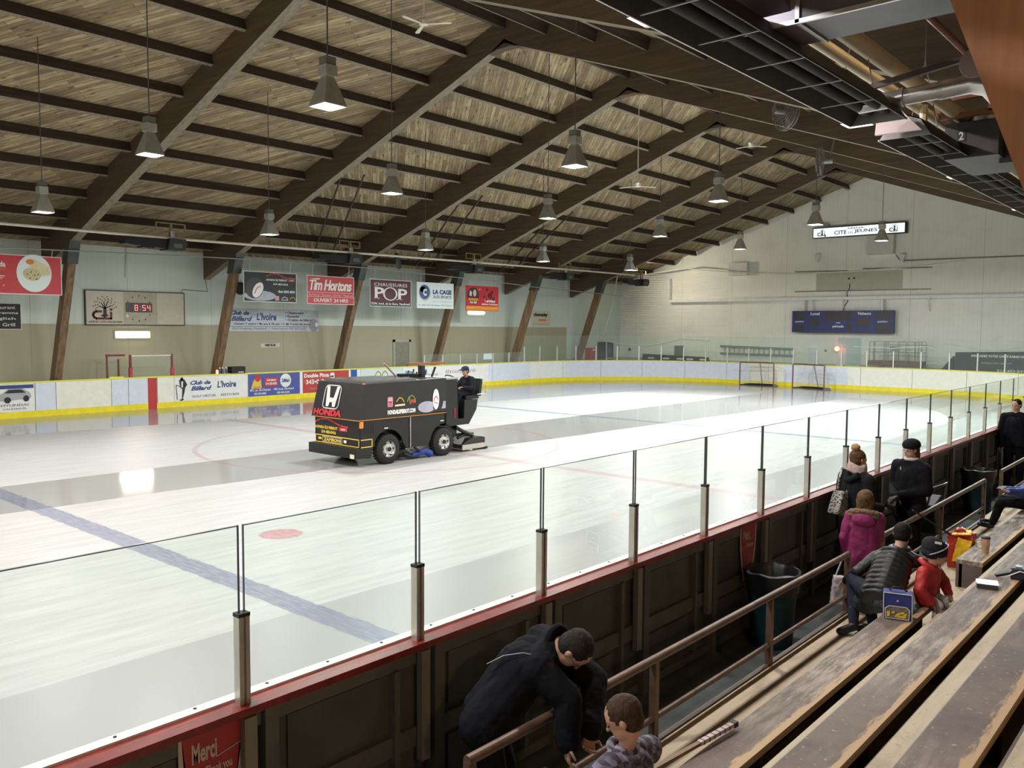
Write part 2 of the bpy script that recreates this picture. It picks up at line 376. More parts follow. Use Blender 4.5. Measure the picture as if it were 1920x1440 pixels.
# thin diagonal rod bracing near the left eave
for y, w in ((2.94, 'above the ad banners, nearer pair'), (8.87, 'above the ad banners, middle pair'), (14.8, 'above the ad banners, farther pair')):
    m = MB()
    for o in (0, .9): m.beam((-6.5, y+.6+o, zdeck(-6.5)-.42), (-13.6, y+4.4+o, zdeck(-13.6)-.32), .05, .05)
    tag(m.build('diagonal_brace', PURL), 'two slim timber braces under the roof planks ' + w, 'brace', 'eave braces')

# ================================================================ LAMPS
REFL = flat((.30,.29,.26), .35, .3, .12, 'lamp_reflector'); BALL = flat((.42,.41,.37), .4, .5, .15, 'ballast_box')
lamp_glow = {k: glow(c, 7.0, 'lamp_glow_'+k) for k, c in TONE.items()}
def high_bay(x, y, z, tone, label, size=.38, power=1.0, light=True):
    r = empty('high_bay_lamp', (x, y, z), label, 'lamp', 'pendant lamps over the rink')
    s = size/2; m = MB()
    z1 = .40; t = .075
    ring = lambda s_, zz: [(x-s_, y-s_, zz), (x+s_, y-s_, zz), (x+s_, y+s_, zz), (x-s_, y+s_, zz)]
    v = ring(s, z)+ring(s, z+.035)+ring(t, z+z1)+ring(s-.01, z+.03)
    f = [(i, (i+1) % 4, 4+(i+1) % 4, 4+i) for i in range(4)]+[(4+i, 4+(i+1) % 4, 8+(i+1) % 4, 8+i) for i in range(4)]+[(8,9,10,11)]
    m.add(v, f); m.build('reflector', REFL, r)
    MB().add(ring(s-.012, z+.012)+ring(s-.012, z+.018), [(0,1,2,3),(4,5,6,7),(0,1,5,4),(1,2,6,5),(2,3,7,6),(3,0,4,7)]).build('lens', lamp_glow[tone], r)
    MB().box(x-.10, x+.10, y-.10, y+.10, z+z1+.03, z+z1+.18).box(x-.07, x+.07, y-.07, y+.07, z+z1-.01, z+z1+.04).build('ballast_box', BALL, r)
    MB().box(x-.085, x+.085, y-.085, y+.085, z+z1+.19, z+z1+.30).build('junction_box', flat((.16,.15,.13), .5, .3, .1, 'dark_box'), r)
    MB().tube([(x, y, z+z1+.3), (x, y, zdeck(x)-.02)], .011, 6).build('rod', flat((.12,.11,.10), .5, .5, 0, 'rod'), r)
    if light:
        L = bpy.data.lights.new('high_bay_light', 'AREA'); L.shape = 'SQUARE'; L.size = size-.04; L.energy = LAMP_W*power; L.color = TONE[tone]
        lo = bpy.data.objects.new('high_bay_light', L); COL.objects.link(lo); lo.location = (x, y, z-.01); par(lo, r)
        L.spread = math.radians(180)
    return r
ys = [-18.7, -12.8, -6.85, -.95, 4.98, 11.15, 17.2]  # first two of each row: unseen lamps, assumed and added for foreground light
rows = [(-4.0, 5.57, ['n','c','n','n','n','c','n','w','c']), (1.2, 6.2, ['w','w','w','c','w','c','n','c','w']),
        (6.65, 6.2, ['c','w','c','w','w','c','n','c','c']), (12.1, 6.2, ['n','n','w','n','n','c','c','c','n'])]
rn = ['leftmost row', 'second row from the left', 'third row from the left', 'rightmost row behind the heater hoods']
for (x, z, tn), nm in zip(rows, rn):
    for k, y in enumerate(ys):
        high_bay(x, y, z, tn[k], 'pyramid pendant lamp, %s the %s' % ('behind the viewpoint in' if k < 2 else ordinal(k-1)+' from the near end of', nm), power={-4.0: .8, 12.1: 1.0}.get(x, 1.0)*(3.0 if k == 6 else 1.7 if k == 5 else 1.0))
# unseen warm light behind the viewpoint, assumed from the right post's orange tint
wl = empty('assumed_wall_light', (XR-.05, -13.2, 4.6), 'warm box wall light above the seats behind the viewpoint', 'wall light')
MB().box(XR-.22, XR-.005, -13.45, -12.95, 4.45, 4.75).build('housing', DARK, wl)
MB().box(XR-.235, XR-.22, -13.4, -13.0, 4.5, 4.7).build('lens', glow((1,.62,.32), 6, 'assumed_warm_glow'), wl)
L = bpy.data.lights.new('assumed_warm_light', 'AREA'); L.energy = 45; L.color = (1,.60,.30); L.size = .4
lo = bpy.data.objects.new('assumed_warm_light', L); COL.objects.link(lo); lo.location = (XR-.25, -13.2, 4.6); lo.rotation_euler = (0, math.radians(75), 0); par(lo, wl)

# ================================================================ RINK BOARDS
XB = 13.1; YE = 29.3; RC = 8.0; BH = 1.165
def path(y0=-21.4, n=14, right_to=-21.4):
    P = []
    for y in [y0+(YE-RC-y0)*i/40 for i in range(41)]: P.append((Vector((-XB, y, 0)), Vector((-1,0,0))))
    for i in range(1, n+1):
        a = pi - pi/2*i/n; P.append((Vector((-XB+RC+RC*math.cos(a), YE-RC+RC*math.sin(a), 0)), Vector((math.cos(a), math.sin(a), 0))))
    for i in range(1, 13): P.append((Vector((-XB+RC+(2*XB-2*RC)*i/12, YE, 0)), Vector((0,1,0))))
    for i in range(1, n+1):
        a = pi/2 - pi/2*i/n; P.append((Vector((XB-RC+RC*math.cos(a), YE-RC+RC*math.sin(a), 0)), Vector((math.cos(a), math.sin(a), 0))))
    return P
PTH = path()
SL = [0]
for i in range(1, len(PTH)): SL.append(SL[-1]+(PTH[i][0]-PTH[i-1][0]).length)
def on_path(s):
    s = max(0, min(SL[-1]-1e-6, s))
    for i in range(len(SL)-1):
        if SL[i] <= s <= SL[i+1]:
            f = (s-SL[i])/(SL[i+1]-SL[i]); return PTH[i][0].lerp(PTH[i+1][0], f), PTH[i][1].lerp(PTH[i+1][1], f).normalized()
def strip(m, s0, s1, o0, o1, z0, z1):
    ss = [s0]+[s for s in SL if s0+.01 < s < s1-.01]+[s1]; vs = []
    for s in ss:
        p, n = on_path(s)
        for o, z in ((o0, z0), (o1, z0), (o1, z1), (o0, z1)): vs.append(p+n*o+Vector((0,0,z)))
    k = len(ss)
    fs = [(i*4+j, i*4+(j+1) % 4, (i+1)*4+(j+1) % 4, (i+1)*4+j) for i in range(k-1) for j in range(4)]+[(0,1,2,3), tuple(range((k-1)*4, k*4))]
    return m.add(vs, fs)
def sy(y): return y+21.4                     # arc length along the far side board for a given y
S1 = SL[40]; S2 = SL[54]; S3 = SL[66]; S4 = SL[80]
fb = empty('rink_boards', (-XB, 0, 0), 'white rink boards with yellow kick strip and ads along the far side and far end', 'rink boards')
strip(MB(), 0, S4, .004, .12, 0, 1.12).build('board_wall', WHITE, fb)
strip(MB(), 0, S4, -.012, .10, 0, .20).build('kick_strip', YELLOW, fb)
strip(MB(), 0, S4, -.02, .16, 1.12, BH).build('cap_rail', YELLOW_CAP, fb)
# differently coloured facing panels
cells = [(-7.95,-4.95,'ad',None)]
def facing(s0, s1, mat, w=.0):
    strip(MB(), s0, s1, -.004-w, .006, .205, 1.118).build('facing_panel', mat, fb)
yb = lambda u, v=740: at(u, v, 0, -XB)[1]
yy = [yb(66), yb(105), yb(209), yb(241), yb(279), yb(295), yb(327), yb(357), yb(464)]
facing(sy(-9.6), sy(yb(-30)), CREAM); facing(sy(yy[0]), sy(yy[1]), PALEBLUE); facing(sy(yy[1]), sy(yy[2]), CREAM); facing(sy(yy[2]), sy(yy[4]), PALEBLUE)
strip(MB(), sy(-.16), sy(.16), -.016, .0, 0, 1.119).build('centre_line_stripe', flat((.50,.035,.04), .4, 0, .05, 'red_stripe'), fb)
facing(sy(yy[5]), sy(yy[6]), CREAM)
facing(sy(17.9), S1, PALEBLUE); facing(S1, S1+2.6, WHITE); facing(S1+2.6, S2-1.2, PALEBLUE); facing(S2-1.2, S2+1.0, PALEBLUE); facing(S2+1.0, S2+3.0, CREAM)
facing(S2+3.0, S2+6.4, PALEBLUE); facing(S2+6.4, S4, CREAM)
for s in [sy(y) for y in yy+[-12, -9.6, 3.75, 7.9, 12.3, 15.6, 18.2]]+[S1+2.45*k for k in range(1, 15)]: strip(MB(), s-.008, s+.008, -.006, .0, .2, 1.12).build('panel_seam', SEAM, fb)
# near side boards
YN = [-12.248+1.185*i for i in range(-7, 29)]      # glass posts of the near boards
nb = empty('rink_boards', (XB, 0, 0), 'near rink boards seen from behind, dark grey plywood under a red cap', 'rink boards')
y0, y1 = YN[0]-.6, 21.3
MB().box(XB, XB+.03, y0, y1, 0, 1.11).build('board_wall', WHITE, nb)
MB().box(XB+.03, XB+.05, y0, y1, 0, 1.11).build('plywood_back', BOARD_OUT, nb)
MB().box(XB+.0, XB+.135, y0, y1, 1.11, 1.15).build('cap_rail', REDC, nb)
MB().box(XB-.055, XB+.012, y0, y1, 1.10, 1.162).build('white_edge_strip', WHITE, nb)
MB().box(XB-.012, XB+.002, y0, y1, 0, .2).build('kick_strip', YELLOW, nb)
m = MB()
for y in YN:
    for k in range(3): m.lathe([(.009, 0), (.009, .004)], (XB-.03, y+.2+.39*k, 1.162), 8)
m.build('screws', DARK, nb)
for z in (.06, .56, 1.05): MB().box(XB+.05, XB+.085, y0, y1, z-(.035 if z != .56 else .06), z+(.035 if z != .56 else .06)).build('horizontal_rail', BOARD_OUT2, nb)
for i, y in enumerate(YN):
    if y < y1 and i > 2:
        MB().box(XB+.05, XB+.125, y+.09, y+.17, 0, 1.11).build('stud', BOARD_OUT2, nb); 
        if i not in (7, 12): MB().box(XB+.05, XB+.11, y-.22, y-.18, .12, 1.02).build('thin_stud', BOARD_OUT2, nb)
        for a_, b_ in ((.16, .46), (.66, 1.0)): MB().box(XB+.05, XB+.066, y+.26, y+.88, a_, b_).build('raised_panel', BOARD_OUT, nb)
# stanchions and panes
stan = None; pane = None
for i, y in enumerate(YN):
    if y > 21.0: break
    n = i-5
    n = i-7
    lab = 'square metal stanchion on the near boards, ' + ('outside the photo' if n < 0 else 'nearest, left foreground' if n == 0 else ordinal(n+1)+' from the left')
    if stan is None:
        stan = o = empty('stanchion', (XB+.065, y, 1.15), lab, 'stanchion', 'posts holding the near glass')
        x = XB+.065
        MB().box(x-.026, x+.026, y-.030, y-.008, 1.15, 1.615).box(x-.026, x+.026, y+.008, y+.030, 1.15, 1.615).box(x-.012, x+.012, y-.01, y+.01, 1.15, 1.6).build('channel', ALU, o)
        MB().box(x-.028, x+.028, y-.032, y+.032, 1.60, 1.618).build('end_cap', BLACKM, o)
        MB().box(x+.03, x+.075, y-.035, y+.035, .42, 1.10).build('lower_bracket', flat((.22,.205,.17), .5, .3, .12, 'bracket_paint'), o)
    else:
        o = copy_tree(stan); o.location.y = y; o['label'] = lab
    lab = 'clear safety glass on the near boards, ' + ('outside the photo' if n < -1 else ordinal(n+2)+' pane from the left')
    if pane is None:
        pane = o = empty('safety_glass', (XB+.065, y+.5925, 1.15), lab, 'safety glass', 'near side rink glass')
        x = XB+.065
        MB().box(x-.006, x+.006, y+.016, y+1.169, 1.152, 2.055).build('pane', GLASS, o)
        MB().box(x-.007, x+.007, y+.016, y+1.169, 2.055, 2.059).box(x-.0065, x+.0065, y+.012, y+.016, 1.152, 2.061).box(x-.0065, x+.0065, y+1.169, y+1.173, 1.152, 2.061).build('edges', GEDGE, o)
    else:
        o = copy_tree(pane); o.location.y = y+.5925; o['label'] = lab
# glass along the far side and the far end
ss = [sy(13.42)+1.22*k for k in range(0, 5)]
ss2 = [ss[-1]+1.27*k for k in range(1, 29)]
allp = ss+ss2
for i, s in enumerate(allp[:-1]):
    p, n = on_path(s); q, n2 = on_path(allp[i+1]); low = i < 6
    zt = 1.70 if low else 2.56
    side = 'along the far left side' if s < S1 else 'round the far left corner' if s < S2 else 'across the far end' if s < S3 else 'round the far right corner'
    zp = 1.66 if low else 1.98
    m = MB().obox(p+n*.07+Vector((0,0,(BH+zp)/2)), n*.03, n.cross(Vector((0,0,1)))*.025, (0,0,(zp-BH)/2))
    tag(m.build('stanchion', ALUW), 'slim pale stanchion %s, %s from the left' % (side, ordinal(i+1)), 'stanchion', 'posts of the far glass')
    a = p+n*.07; b = q+n2*.07; d = (b-a).normalized(); a = a+d*.02; b = b-d*.02; w = d.cross(Vector((0,0,1)))*.005
    o = mk('safety_glass', [v+dz for v in (a-w, a+w, b+w, b-w) for dz in (Vector((0,0,BH)), Vector((0,0,zt)))], [(0,2,4,6),(1,3,5,7),(0,1,3,2),(2,3,5,4),(4,5,7,6),(6,7,1,0)], GLASSF)
    tag(o, 'far safety glass pane %s, %s from the left' % (side, ordinal(i+1)), 'safety glass', 'far rink glass')
    if not low: MB().beam(a+Vector((0,0,zt)), b+Vector((0,0,zt)), .014, .006).build('top_edge', flat((.35,.42,.39), .3, 0, 0, 'far_edge'), o)
# black joint strips are the gaps; near-right curve of boards continues dark behind the seats
# ================================================================ SIGNS AND LETTERING
class Fr:
    def __init__(s, O, R, N, U=(0,0,1)): s.O = Vector(O); s.R = Vector(R); s.U = Vector(U); s.N = Vector(N)
    def p(s, u, v, w=0): return s.O+s.R*u+s.U*v+s.N*w
def FX(x, y, z): return Fr((x, y, z), (0,1,0), (1,0,0))       # a face looking towards +x
def FYn(y, x, z): return Fr((x, y, z), (1,0,0), (0,-1,0))     # a face looking towards -y
def poly(fr, pts, mat, parent, name='graphic', w=.002, d=.004):
    return MB().prism([fr.p(u, v, w) for u, v in pts], fr.N*d).build(name, mat, parent)
def rect(fr, u0, v0, u1, v1, mat, parent, name='panel', w=.002, d=.004):
    return poly(fr, [(u0,v0),(u1,v0),(u1,v1),(u0,v1)], mat, parent, name, w, d)
def ell(fr, cu, cv, ru, rv, mat, parent, name='disc', w=.002, d=.004, n=28, rot=0, a0=0, a1=2*pi):
    pts = []
    for k in range(n):
        t = a0+(a1-a0)*k/n; x, y = ru*math.cos(t), rv*math.sin(t)
        pts.append((cu+x*math.cos(rot)-y*math.sin(rot), cv+x*math.sin(rot)+y*math.cos(rot)))
    return poly(fr, pts, mat, parent, name, w, d)
def strokes(fr, lines, width, mat, parent, name='graphic', w=.003, d=.004):
    m = MB()
    for pts in lines:
        for (a, b), (c, e) in zip(pts[:-1], pts[1:]):
            D = Vector((c-a, e-b)); 
            if D.length < 1e-6: continue
            D.normalize(); nx, ny = -D.y*width/2, D.x*width/2; ex, ey = D.x*width*.3, D.y*width*.3
            m.prism([fr.p(a-ex+nx, b-ey+ny, w), fr.p(a-ex-nx, b-ey-ny, w), fr.p(c+ex-nx, e+ey-ny, w), fr.p(c+ex+nx, e+ey+ny, w)], fr.N*d)
    return m.build(name, mat, parent)
def txt(fr, s, u, v, w, h, mat, parent, bold=0, shear=0, off=.004, name='lettering', space=1.0):
    """one line of lettering fitted into the box (u, v, w, h) of the sign"""
    c = bpy.data.curves.new('lettering', 'FONT'); c.body = s; c.size = 1; c.resolution_u = 2; c.offset = bold; c.shear = shear; c.extrude = .01; c.space_character = space
    o = bpy.data.objects.new('tmp', c); COL.objects.link(o)
    dg = bpy.context.evaluated_depsgraph_get(); me = bpy.data.meshes.new_from_object(o.evaluated_get(dg))
    bpy.data.objects.remove(o)
    xs = [q.co.x for q in me.vertices]; ys = [q.co.y for q in me.vertices]
    x0, x1, y0, y1 = min(xs), max(xs), min(ys), max(ys)
    for q in me.vertices:
        uu = u+(q.co.x-x0)/(x1-x0)*w; vv = v+(q.co.y-y0)/(y1-y0)*h
        q.co = fr.p(uu, vv, off+(.003 if q.co.z > 0 else 0))
    me.materials.clear(); me.materials.append(mat)
    o = bpy.data.objects.new(name, me); COL.objects.link(o); return par(o, parent)
INK = flat((.015,.015,.02), .5, 0, 0, 'ink_black'); WH = flat((.80,.80,.78), .45, 0, 0, 'print_white'); NAVY = flat((.03,.06,.22), .45, 0, 0, 'print_navy')
RED = flat((.52,.03,.04), .4, 0, .05, 'print_red'); BLUEP = flat((.07,.09,.34), .4, 0, .05, 'print_blue'); GREYP = flat((.3,.3,.32), .5, 0, 0, 'print_grey')
ORANGE = flat((.75,.24,.03), .5, 0, 0, 'print_orange'); GOLD = flat((.75,.52,.06), .45, 0, 0, 'print_gold'); MAROON = flat((.085,.012,.016), .45, 0, .04, 'maroon')
CYANW = flat((.74,.84,.82), .4, 0, 0, 'pale_cyan'); BEIGE = flat((.62,.58,.46), .5, 0, .04, 'beige_panel')
XBN = -11.95
def ky(y, x=XBN): return CP.y+(y-CP.y)*(x-CP.x)/(-12.7-CP.x)
def kz(z, x=XBN): return CP.z+(z-CP.z)*(x-CP.x)/(-12.7-CP.x)
def banner(y0, z0, y1, z1, mat, label, hang=True, x=None, edge=WH):
    x = XBN if hang else XL+.03
    y0, y1, z0, z1 = ky(y0, x), ky(y1, x), kz(z0, x), kz(z1, x); K_ = (x-CP.x)/(-12.7-CP.x)
    o = empty('advert_banner', (x, (y0+y1)/2, z0), label, 'banner', 'hanging ad banners' if hang else None)
    rect(FX(x, 0, 0), y0, z0, y1, z1, mat, o, 'banner_board', -.02, .02)
    m = MB(); f = FX(x, 0, 0)
    for a, b, c, d in ((y0-.02, z0-.02, y1+.02, z0), (y0-.02, z1, y1+.02, z1+.02), (y0-.02, z0, y0, z1), (y1, z0, y1+.02, z1)):
        m.prism([f.p(a, b, -.022), f.p(c, b, -.022), f.p(c, d, -.022), f.p(a, d, -.022)], (.026, 0, 0))
    m.build('border', edge, o)
    if hang:
        m = MB()
        for y in (y0+.25, y1-.25): m.tube([(x-.01, y, z1+.01), (x-.01, y, z1+.13), (x-.01, y+.03, CZ(y))], .008, 5)
        m.build('hook', ALUW, o)
    return o, Fr((x, y0, z0), (0,K_,0), (1,0,0), (0,0,K_))
CABLE = [(-21, 4.9), (-4.95, 5.41), (1.2, 5.56), (5.03, 5.62), (9.94, 5.6), (17.6, 5.38), (21.0, 5.22), (29.6, 5.0)]
CABLE = [(ky(a), kz(b)) for a, b in CABLE]
def CZ(y):
    for (a, za), (b, zb) in zip(CABLE[:-1], CABLE[1:]):
        if a <= y <= b: return za+(zb-za)*(y-a)/(b-a)
    return 5.2
tag(MB().tube([(XBN-.01, a, b) for a, b in CABLE], .022, 6).build('banner_cable', flat((.38,.39,.36), .5, .3, .1, 'cable'), smooth=True), 'thin grey pipe strung along the far side, the ad banners hooked to it', 'pipe')
tag(MB().tube([(-10.5, -20, 5.95), (-10.5, .0, 5.92), (-10.5, 8.1, 5.98), (-10.5, 22.9, 6.09), (-10.5, 27.5, 6.1)], .045, 8).build('gas_pipe', flat((.74,.70,.60), .4, 0, .05, 'cream_pipe'), smooth=True), 'thick cream pipe running under the left eave past the unit heaters', 'pipe')
# wrap banner
o, f = banner(-5.6, 4.0, -3.17, 5.2, RED, 'red banner with a photo of a stuffed wrap on a round plate, leftmost banner')
ell(f, 1.62, .66, .52, .6, CYANW, o, 'plate'); poly(f, [(1.75,.55),(2.1,.62),(2.1,.88),(1.6,1.12),(1.42,.98)], flat((.72,.66,.42), .6, 0, .1, 'wrap'), o, 'tortilla_wrap', .007)
ell(f, 1.55, .62, .27, .2, flat((.62,.54,.30), .6, 0, .25, 'filling', 30), o, 'filling', .009, rot=-.2); ell(f, 1.5, 1.02, .12, .08, ORANGE, o, 'sauce', .009)
m = MB()
for a, b in ((1.4,.62),(1.52,.7),(1.62,.6),(1.72,.63),(1.48,.5),(1.68,.48)): m.prism([f.p(a-.025, b-.02, .014), f.p(a+.03, b-.015, .014), f.p(a+.01, b+.03, .014)], (.003,0,0))
m.build('olives', INK, o)
txt(f, 'da', .62, .82, .17, .17, WH, o, .03); txt(f, 'sauce', .42, .74, .36, .03, ORANGE, o, .02)
rect(f, .45, .52, .76, .545, WH, o, 'text_line'); rect(f, .45, .46, .70, .48, WH, o, 'text_line'); ell(f, .72, .24, .018, .018, WH, o, 'dot')
# honda dealer banner
o, f = banner(3.53, 3.99, 5.9, 5.13, INK, 'black dealer banner with a puck and red car outline, second from the left')
ell(f, .7, .22, .72, .2, flat((.42,.43,.5), .5, 0, .1, 'ice_glare'), o, 'ice_patch', .002, .002); ell(f, .45, .52, .42, .40, flat((.02,.02,.022), .4, 0, 0, 'puck'), o, 'puck', .004, rot=.9)
ell(f, .6, .44, .33, .2, WH, o, 'puck_face', .009, rot=1.0); strokes(f, [[(.45,.3),(.52,.46),(.6,.56),(.72,.58)]], .03, RED, o, 'car_outline', .014)
strokes(f, [[(1.0,1.0),(1.1,1.04),(1.25,1.1),(1.45,1.11),(1.62,1.07),(1.78,.98),(1.95,.95),(2.3,.945)]], .045, RED, o, 'car_outline')
txt(f, 'HONDA ÎLE PERROT', .98, .82, .98, .1, WH, o, .02, .2); rect(f, 2.0, .83, 2.3, .9, RED, o); txt(f, '.COM', 2.06, .845, .18, .04, WH, o, .02)
txt(f, '514 453-5416', 1.3, .66, .68, .08, WH, o, .03); txt(f, 'Go! GO! GO!', 1.52, .36, .78, .1, WH, o, .04)
rect(f, 1.38, .05, 1.56, .23, flat((.65,.3,.35), .5, 0, 0, 'pink'), o, 'logo'); strokes(f, [[(1.66,.08),(1.98,.08)],[(1.68,.13),(1.8,.2),(1.9,.18),(1.97,.12)]], .02, WH, o, 'logo'); strokes(f, [[(2.08,.1),(2.1,.17),(2.2,.2),(2.3,.17),(2.33,.08)]], .02, GOLD, o, 'logo')
# coffee banner
o, f = banner(6.45, 3.97, 8.84, 5.11, RED, 'red coffee shop banner with white script lettering and opening hours')
txt(f, 'Tim Hortons', .1, .55, 2.18, .46, WH, o, .03, .25, space=.9); strokes(f, [[(.12,1.0),(.6,1.03)]], .05, WH, o, 'underline')
strokes(f, [[(0,.47),(2.39,.47)],[(0,.29),(2.39,.29)]], .012, WH, o, 'rule'); txt(f, 'Île-Perrot • Pincourt • Dorion • Vaudreuil', .06, .33, 2.28, .1, flat((.75,.55,.5), .5, 0, 0, 'pale_pink'), o, .01)
txt(f, 'OUVERT 24 HRS', .3, .07, 1.78, .15, WH, o, .02)
# shoe shop
o, f = banner(9.76, 3.95, 12.15, 5.11, MAROON, 'maroon shoe shop banner with large white letters')
txt(f, 'CHAUSSURES', .22, .88, 1.95, .15, WH, o, .01, space=1.1)
txt(f, 'P', .25, .33, .55, .5, WH, o, .02); strokes(f, [[(.22,.83),(.42,.83)],[(.22,.34),(.52,.34)],[(1.5,.31),(1.85,.31)]], .025, WH, o, 'serif')
m = MB()
for k in range(32):
    t0, t1 = 2*pi*k/32, 2*pi*(k+1)/32
    m.prism([f.p(1.15+.42*math.cos(t0), .55+.30*math.sin(t0), .006), f.p(1.15+.42*math.cos(t1), .55+.30*math.sin(t1), .006), f.p(1.15+.33*math.cos(t1), .55+.26*math.sin(t1), .006), f.p(1.15+.33*math.cos(t0), .55+.26*math.sin(t0), .006)], (.004, 0, 0))
m.build('letter_o', WH, o); txt(f, 'P', 1.62, .30, .55, .5, WH, o, .02)
rect(f, 0, 0, 2.39, .17, INK, o, 'address_strip', .0, .003); txt(f, '3206, boul. de la Gare, Vaudreuil', .05, .04, 2.28, .12, WH, o, .02)
# sports bar
o, f = banner(12.55, 3.92, 14.92, 5.1, CYANW, 'pale blue sports restaurant banner with a round blue emblem')
ell(f, .48, .72, .38, .38, GREYP, o, 'emblem_shadow', .002, .002); ell(f, .46, .74, .37, .37, WH, o, 'emblem_ring', .004); ell(f, .46, .74, .34, .34, flat((.04,.10,.24), .4, 0, .1, 'emblem_blue'), o, 'emblem', .007)
ell(f, .36, .86, .18, .14, flat((.45,.2,.14), .4, 0, .1, 'emblem_glow'), o, 'emblem_highlight', .009, .002); txt(f, 'C', .36, .56, .24, .34, WH, o, .06, off=.013)
txt(f, 'LA CAGE', 1.0, .66, 1.25, .22, NAVY, o, .05); txt(f, 'AUX SPORTS', 1.0, .46, 1.25, .15, GREYP, o, .05); txt(f, 'VAUDREUIL', 1.0, .28, 1.25, .05, GREYP, o, 0, space=1.6)
txt(f, '61, boul. Cité des Jeunes  450 510-3611', .08, .08, 2.2, .09, GREYP, o, .01)
# red playing field banner
o, f = banner(15.82, 3.87, 18.18, 5.08, RED, 'red and orange sports field banner, rightmost banner', edge=RED)
ell(f, .5, .72, .42, .42, flat((.05,.03,.03), .5, 0, .1, 'dark_badge'), o, 'badge'); ell(f, .6, .86, .12, .17, flat((.55,.5,.45), .5, 0, 0, 'badge_pale'), o, 'badge_shape', .008); strokes(f, [[(.25,.75),(.3,.95)],[(.34,.72),(.36,.9)]], .06, WH, o, 'badge_shape', .008)
rect(f, .15, .48, .85, .6, ORANGE, o, 'ribbon', .008); txt(f, 'Paint Ball', .25, .34, .5, .12, WH, o, .03, .2, off=.012)
for a, b, r in ((1.5,1.05,.12),(1.75,.75,.2),(1.9,.95,.1),(1.3,.7,.1),(2.0,.6,.12),(1.2,1.1,.06),(1.45,.55,.08)):
    MB().prism([f.p(a+r*random.uniform(.6,1.1)*math.cos(t*.9), b+r*random.uniform(.6,1.1)*math.sin(t*.9), .004) for t in range(7)], (.003,0,0)).build('splash', flat((.12,.015,.02), .5, 0, 0, 'dark_red'), o)
txt(f, '# 7', .9, 1.0, .22, .1, flat((.5,.45,.7), .5, 0, 0, 'lilac'), o, .03)
txt(f, 'Terrains', 1.32, .42, .8, .15, WH, o, .05, .1); txt(f, 'intérieurs & extérieurs', 1.12, .28, 1.2, .09, WH, o, .03)
rect(f, 0, 0, 2.36, .22, ORANGE, o, 'phone_strip', .0, .003); txt(f, '514.502.9117 Groupes Sportifs', .05, .06, 2.25, .12, GOLD, o, .03)
# black text board at the left edge
o, f = banner(-7.2, 2.88, -4.42, 3.67, INK, 'black board with four lines of pale text, cut by the left edge of the photo', False)
o['category'] = 'sign'
for k, s in enumerate(('restaurant','home','fresh','grill')):
    txt(f, ['Restaurant','Programme','English','Grill'][k], [1.83,1.81,1.87,2.25][k], .62-.18*k, [.80,.90,.76,.36][k], .11, WH, o, .01)
# things fixed on the left wall --------------------------------------
XW = XL+.003
Pw = lambda u, v: at(u, v, 0, XL)
def wallbox(name, u0, v0, u1, v1, d, mat, label, cat, **k):
    a, b = Pw(u0, v1), Pw(u1, v0)
    return tag(MB().box(XL, XL+d, a[1], b[1], a[2], b[2]).build(name, mat), label, cat, **k)
a, b = Pw(160, 608), Pw(342, 551); H = b[2]-a[2]; Wd = b[1]-a[1]
o = empty('clock_board', (XL, (a[1]+b[1])/2, a[2]), 'cream wall board with a tree logo and a red digital clock reading 8:54', 'clock'); f = FX(XL+.09, a[1], a[2])
rect(f, 0, 0, Wd, H, BEIGE, o, 'backing', -.085, .085); m = MB()
for q in ((-.03,-.03,Wd+.03,0),(-.03,H,Wd+.03,H+.03),(-.03,0,0,H),(Wd,0,Wd+.03,H)): m.prism([f.p(q[0],q[1],-.09), f.p(q[2],q[1],-.09), f.p(q[2],q[3],-.09), f.p(q[0],q[3],-.09)], (.1,0,0))
m.build('frame', INK, o)
rect(f, Wd*.365, .02, Wd*.71, H-.01, flat((.46,.43,.33), .5, 0, .05, 'clock_face'), o, 'clock_face')
rect(f, Wd*.385, H*.38, Wd*.655, H*.67, flat((.05,.035,.035), .3, 0, .1, 'clock_window'), o, 'display', .004, .02)
LED = glow((1,.03,.05), 1.6, 'led_red')
def seg(cu, cv, w, h, ds):
    S_ = {'a':((0,h),(w,h)),'b':((w,h/2),(w,h)),'c':((w,0),(w,h/2)),'d':((0,0),(w,0)),'e':((0,0),(0,h/2)),'f':((0,h/2),(0,h)),'g':((0,h/2),(w,h/2))}
    strokes(f, [[(cu+S_[k][0][0], cv+S_[k][0][1]), (cu+S_[k][1][0], cv+S_[k][1][1])] for k in ds], .016, LED, o, 'digit', .026)
seg(Wd*.475, H*.44, .10, .19, 'abcdefg'); seg(Wd*.555, H*.44, .10, .19, 'acdfg'); seg(Wd*.605, H*.44, .10, .19, 'bcfg')
ell(f, Wd*.53, H*.46, .01, .01, LED, o, 'colon_dot', .026); ell(f, Wd*.53, H*.56, .01, .01, LED, o, 'colon_dot', .026)
for t in range(12):
    if t in (1,2,4,5,6,7,8,10,11,0): ell(f, Wd*.52+.5*math.sin(t*pi/6)*.95, H*.5+.5*math.cos(t*pi/6)*.95, .02, .03, GREYP, o, 'hour_mark')
ell(f, Wd*.40, H*.27, .05, .06, WH, o, 'clear_spot', .008)
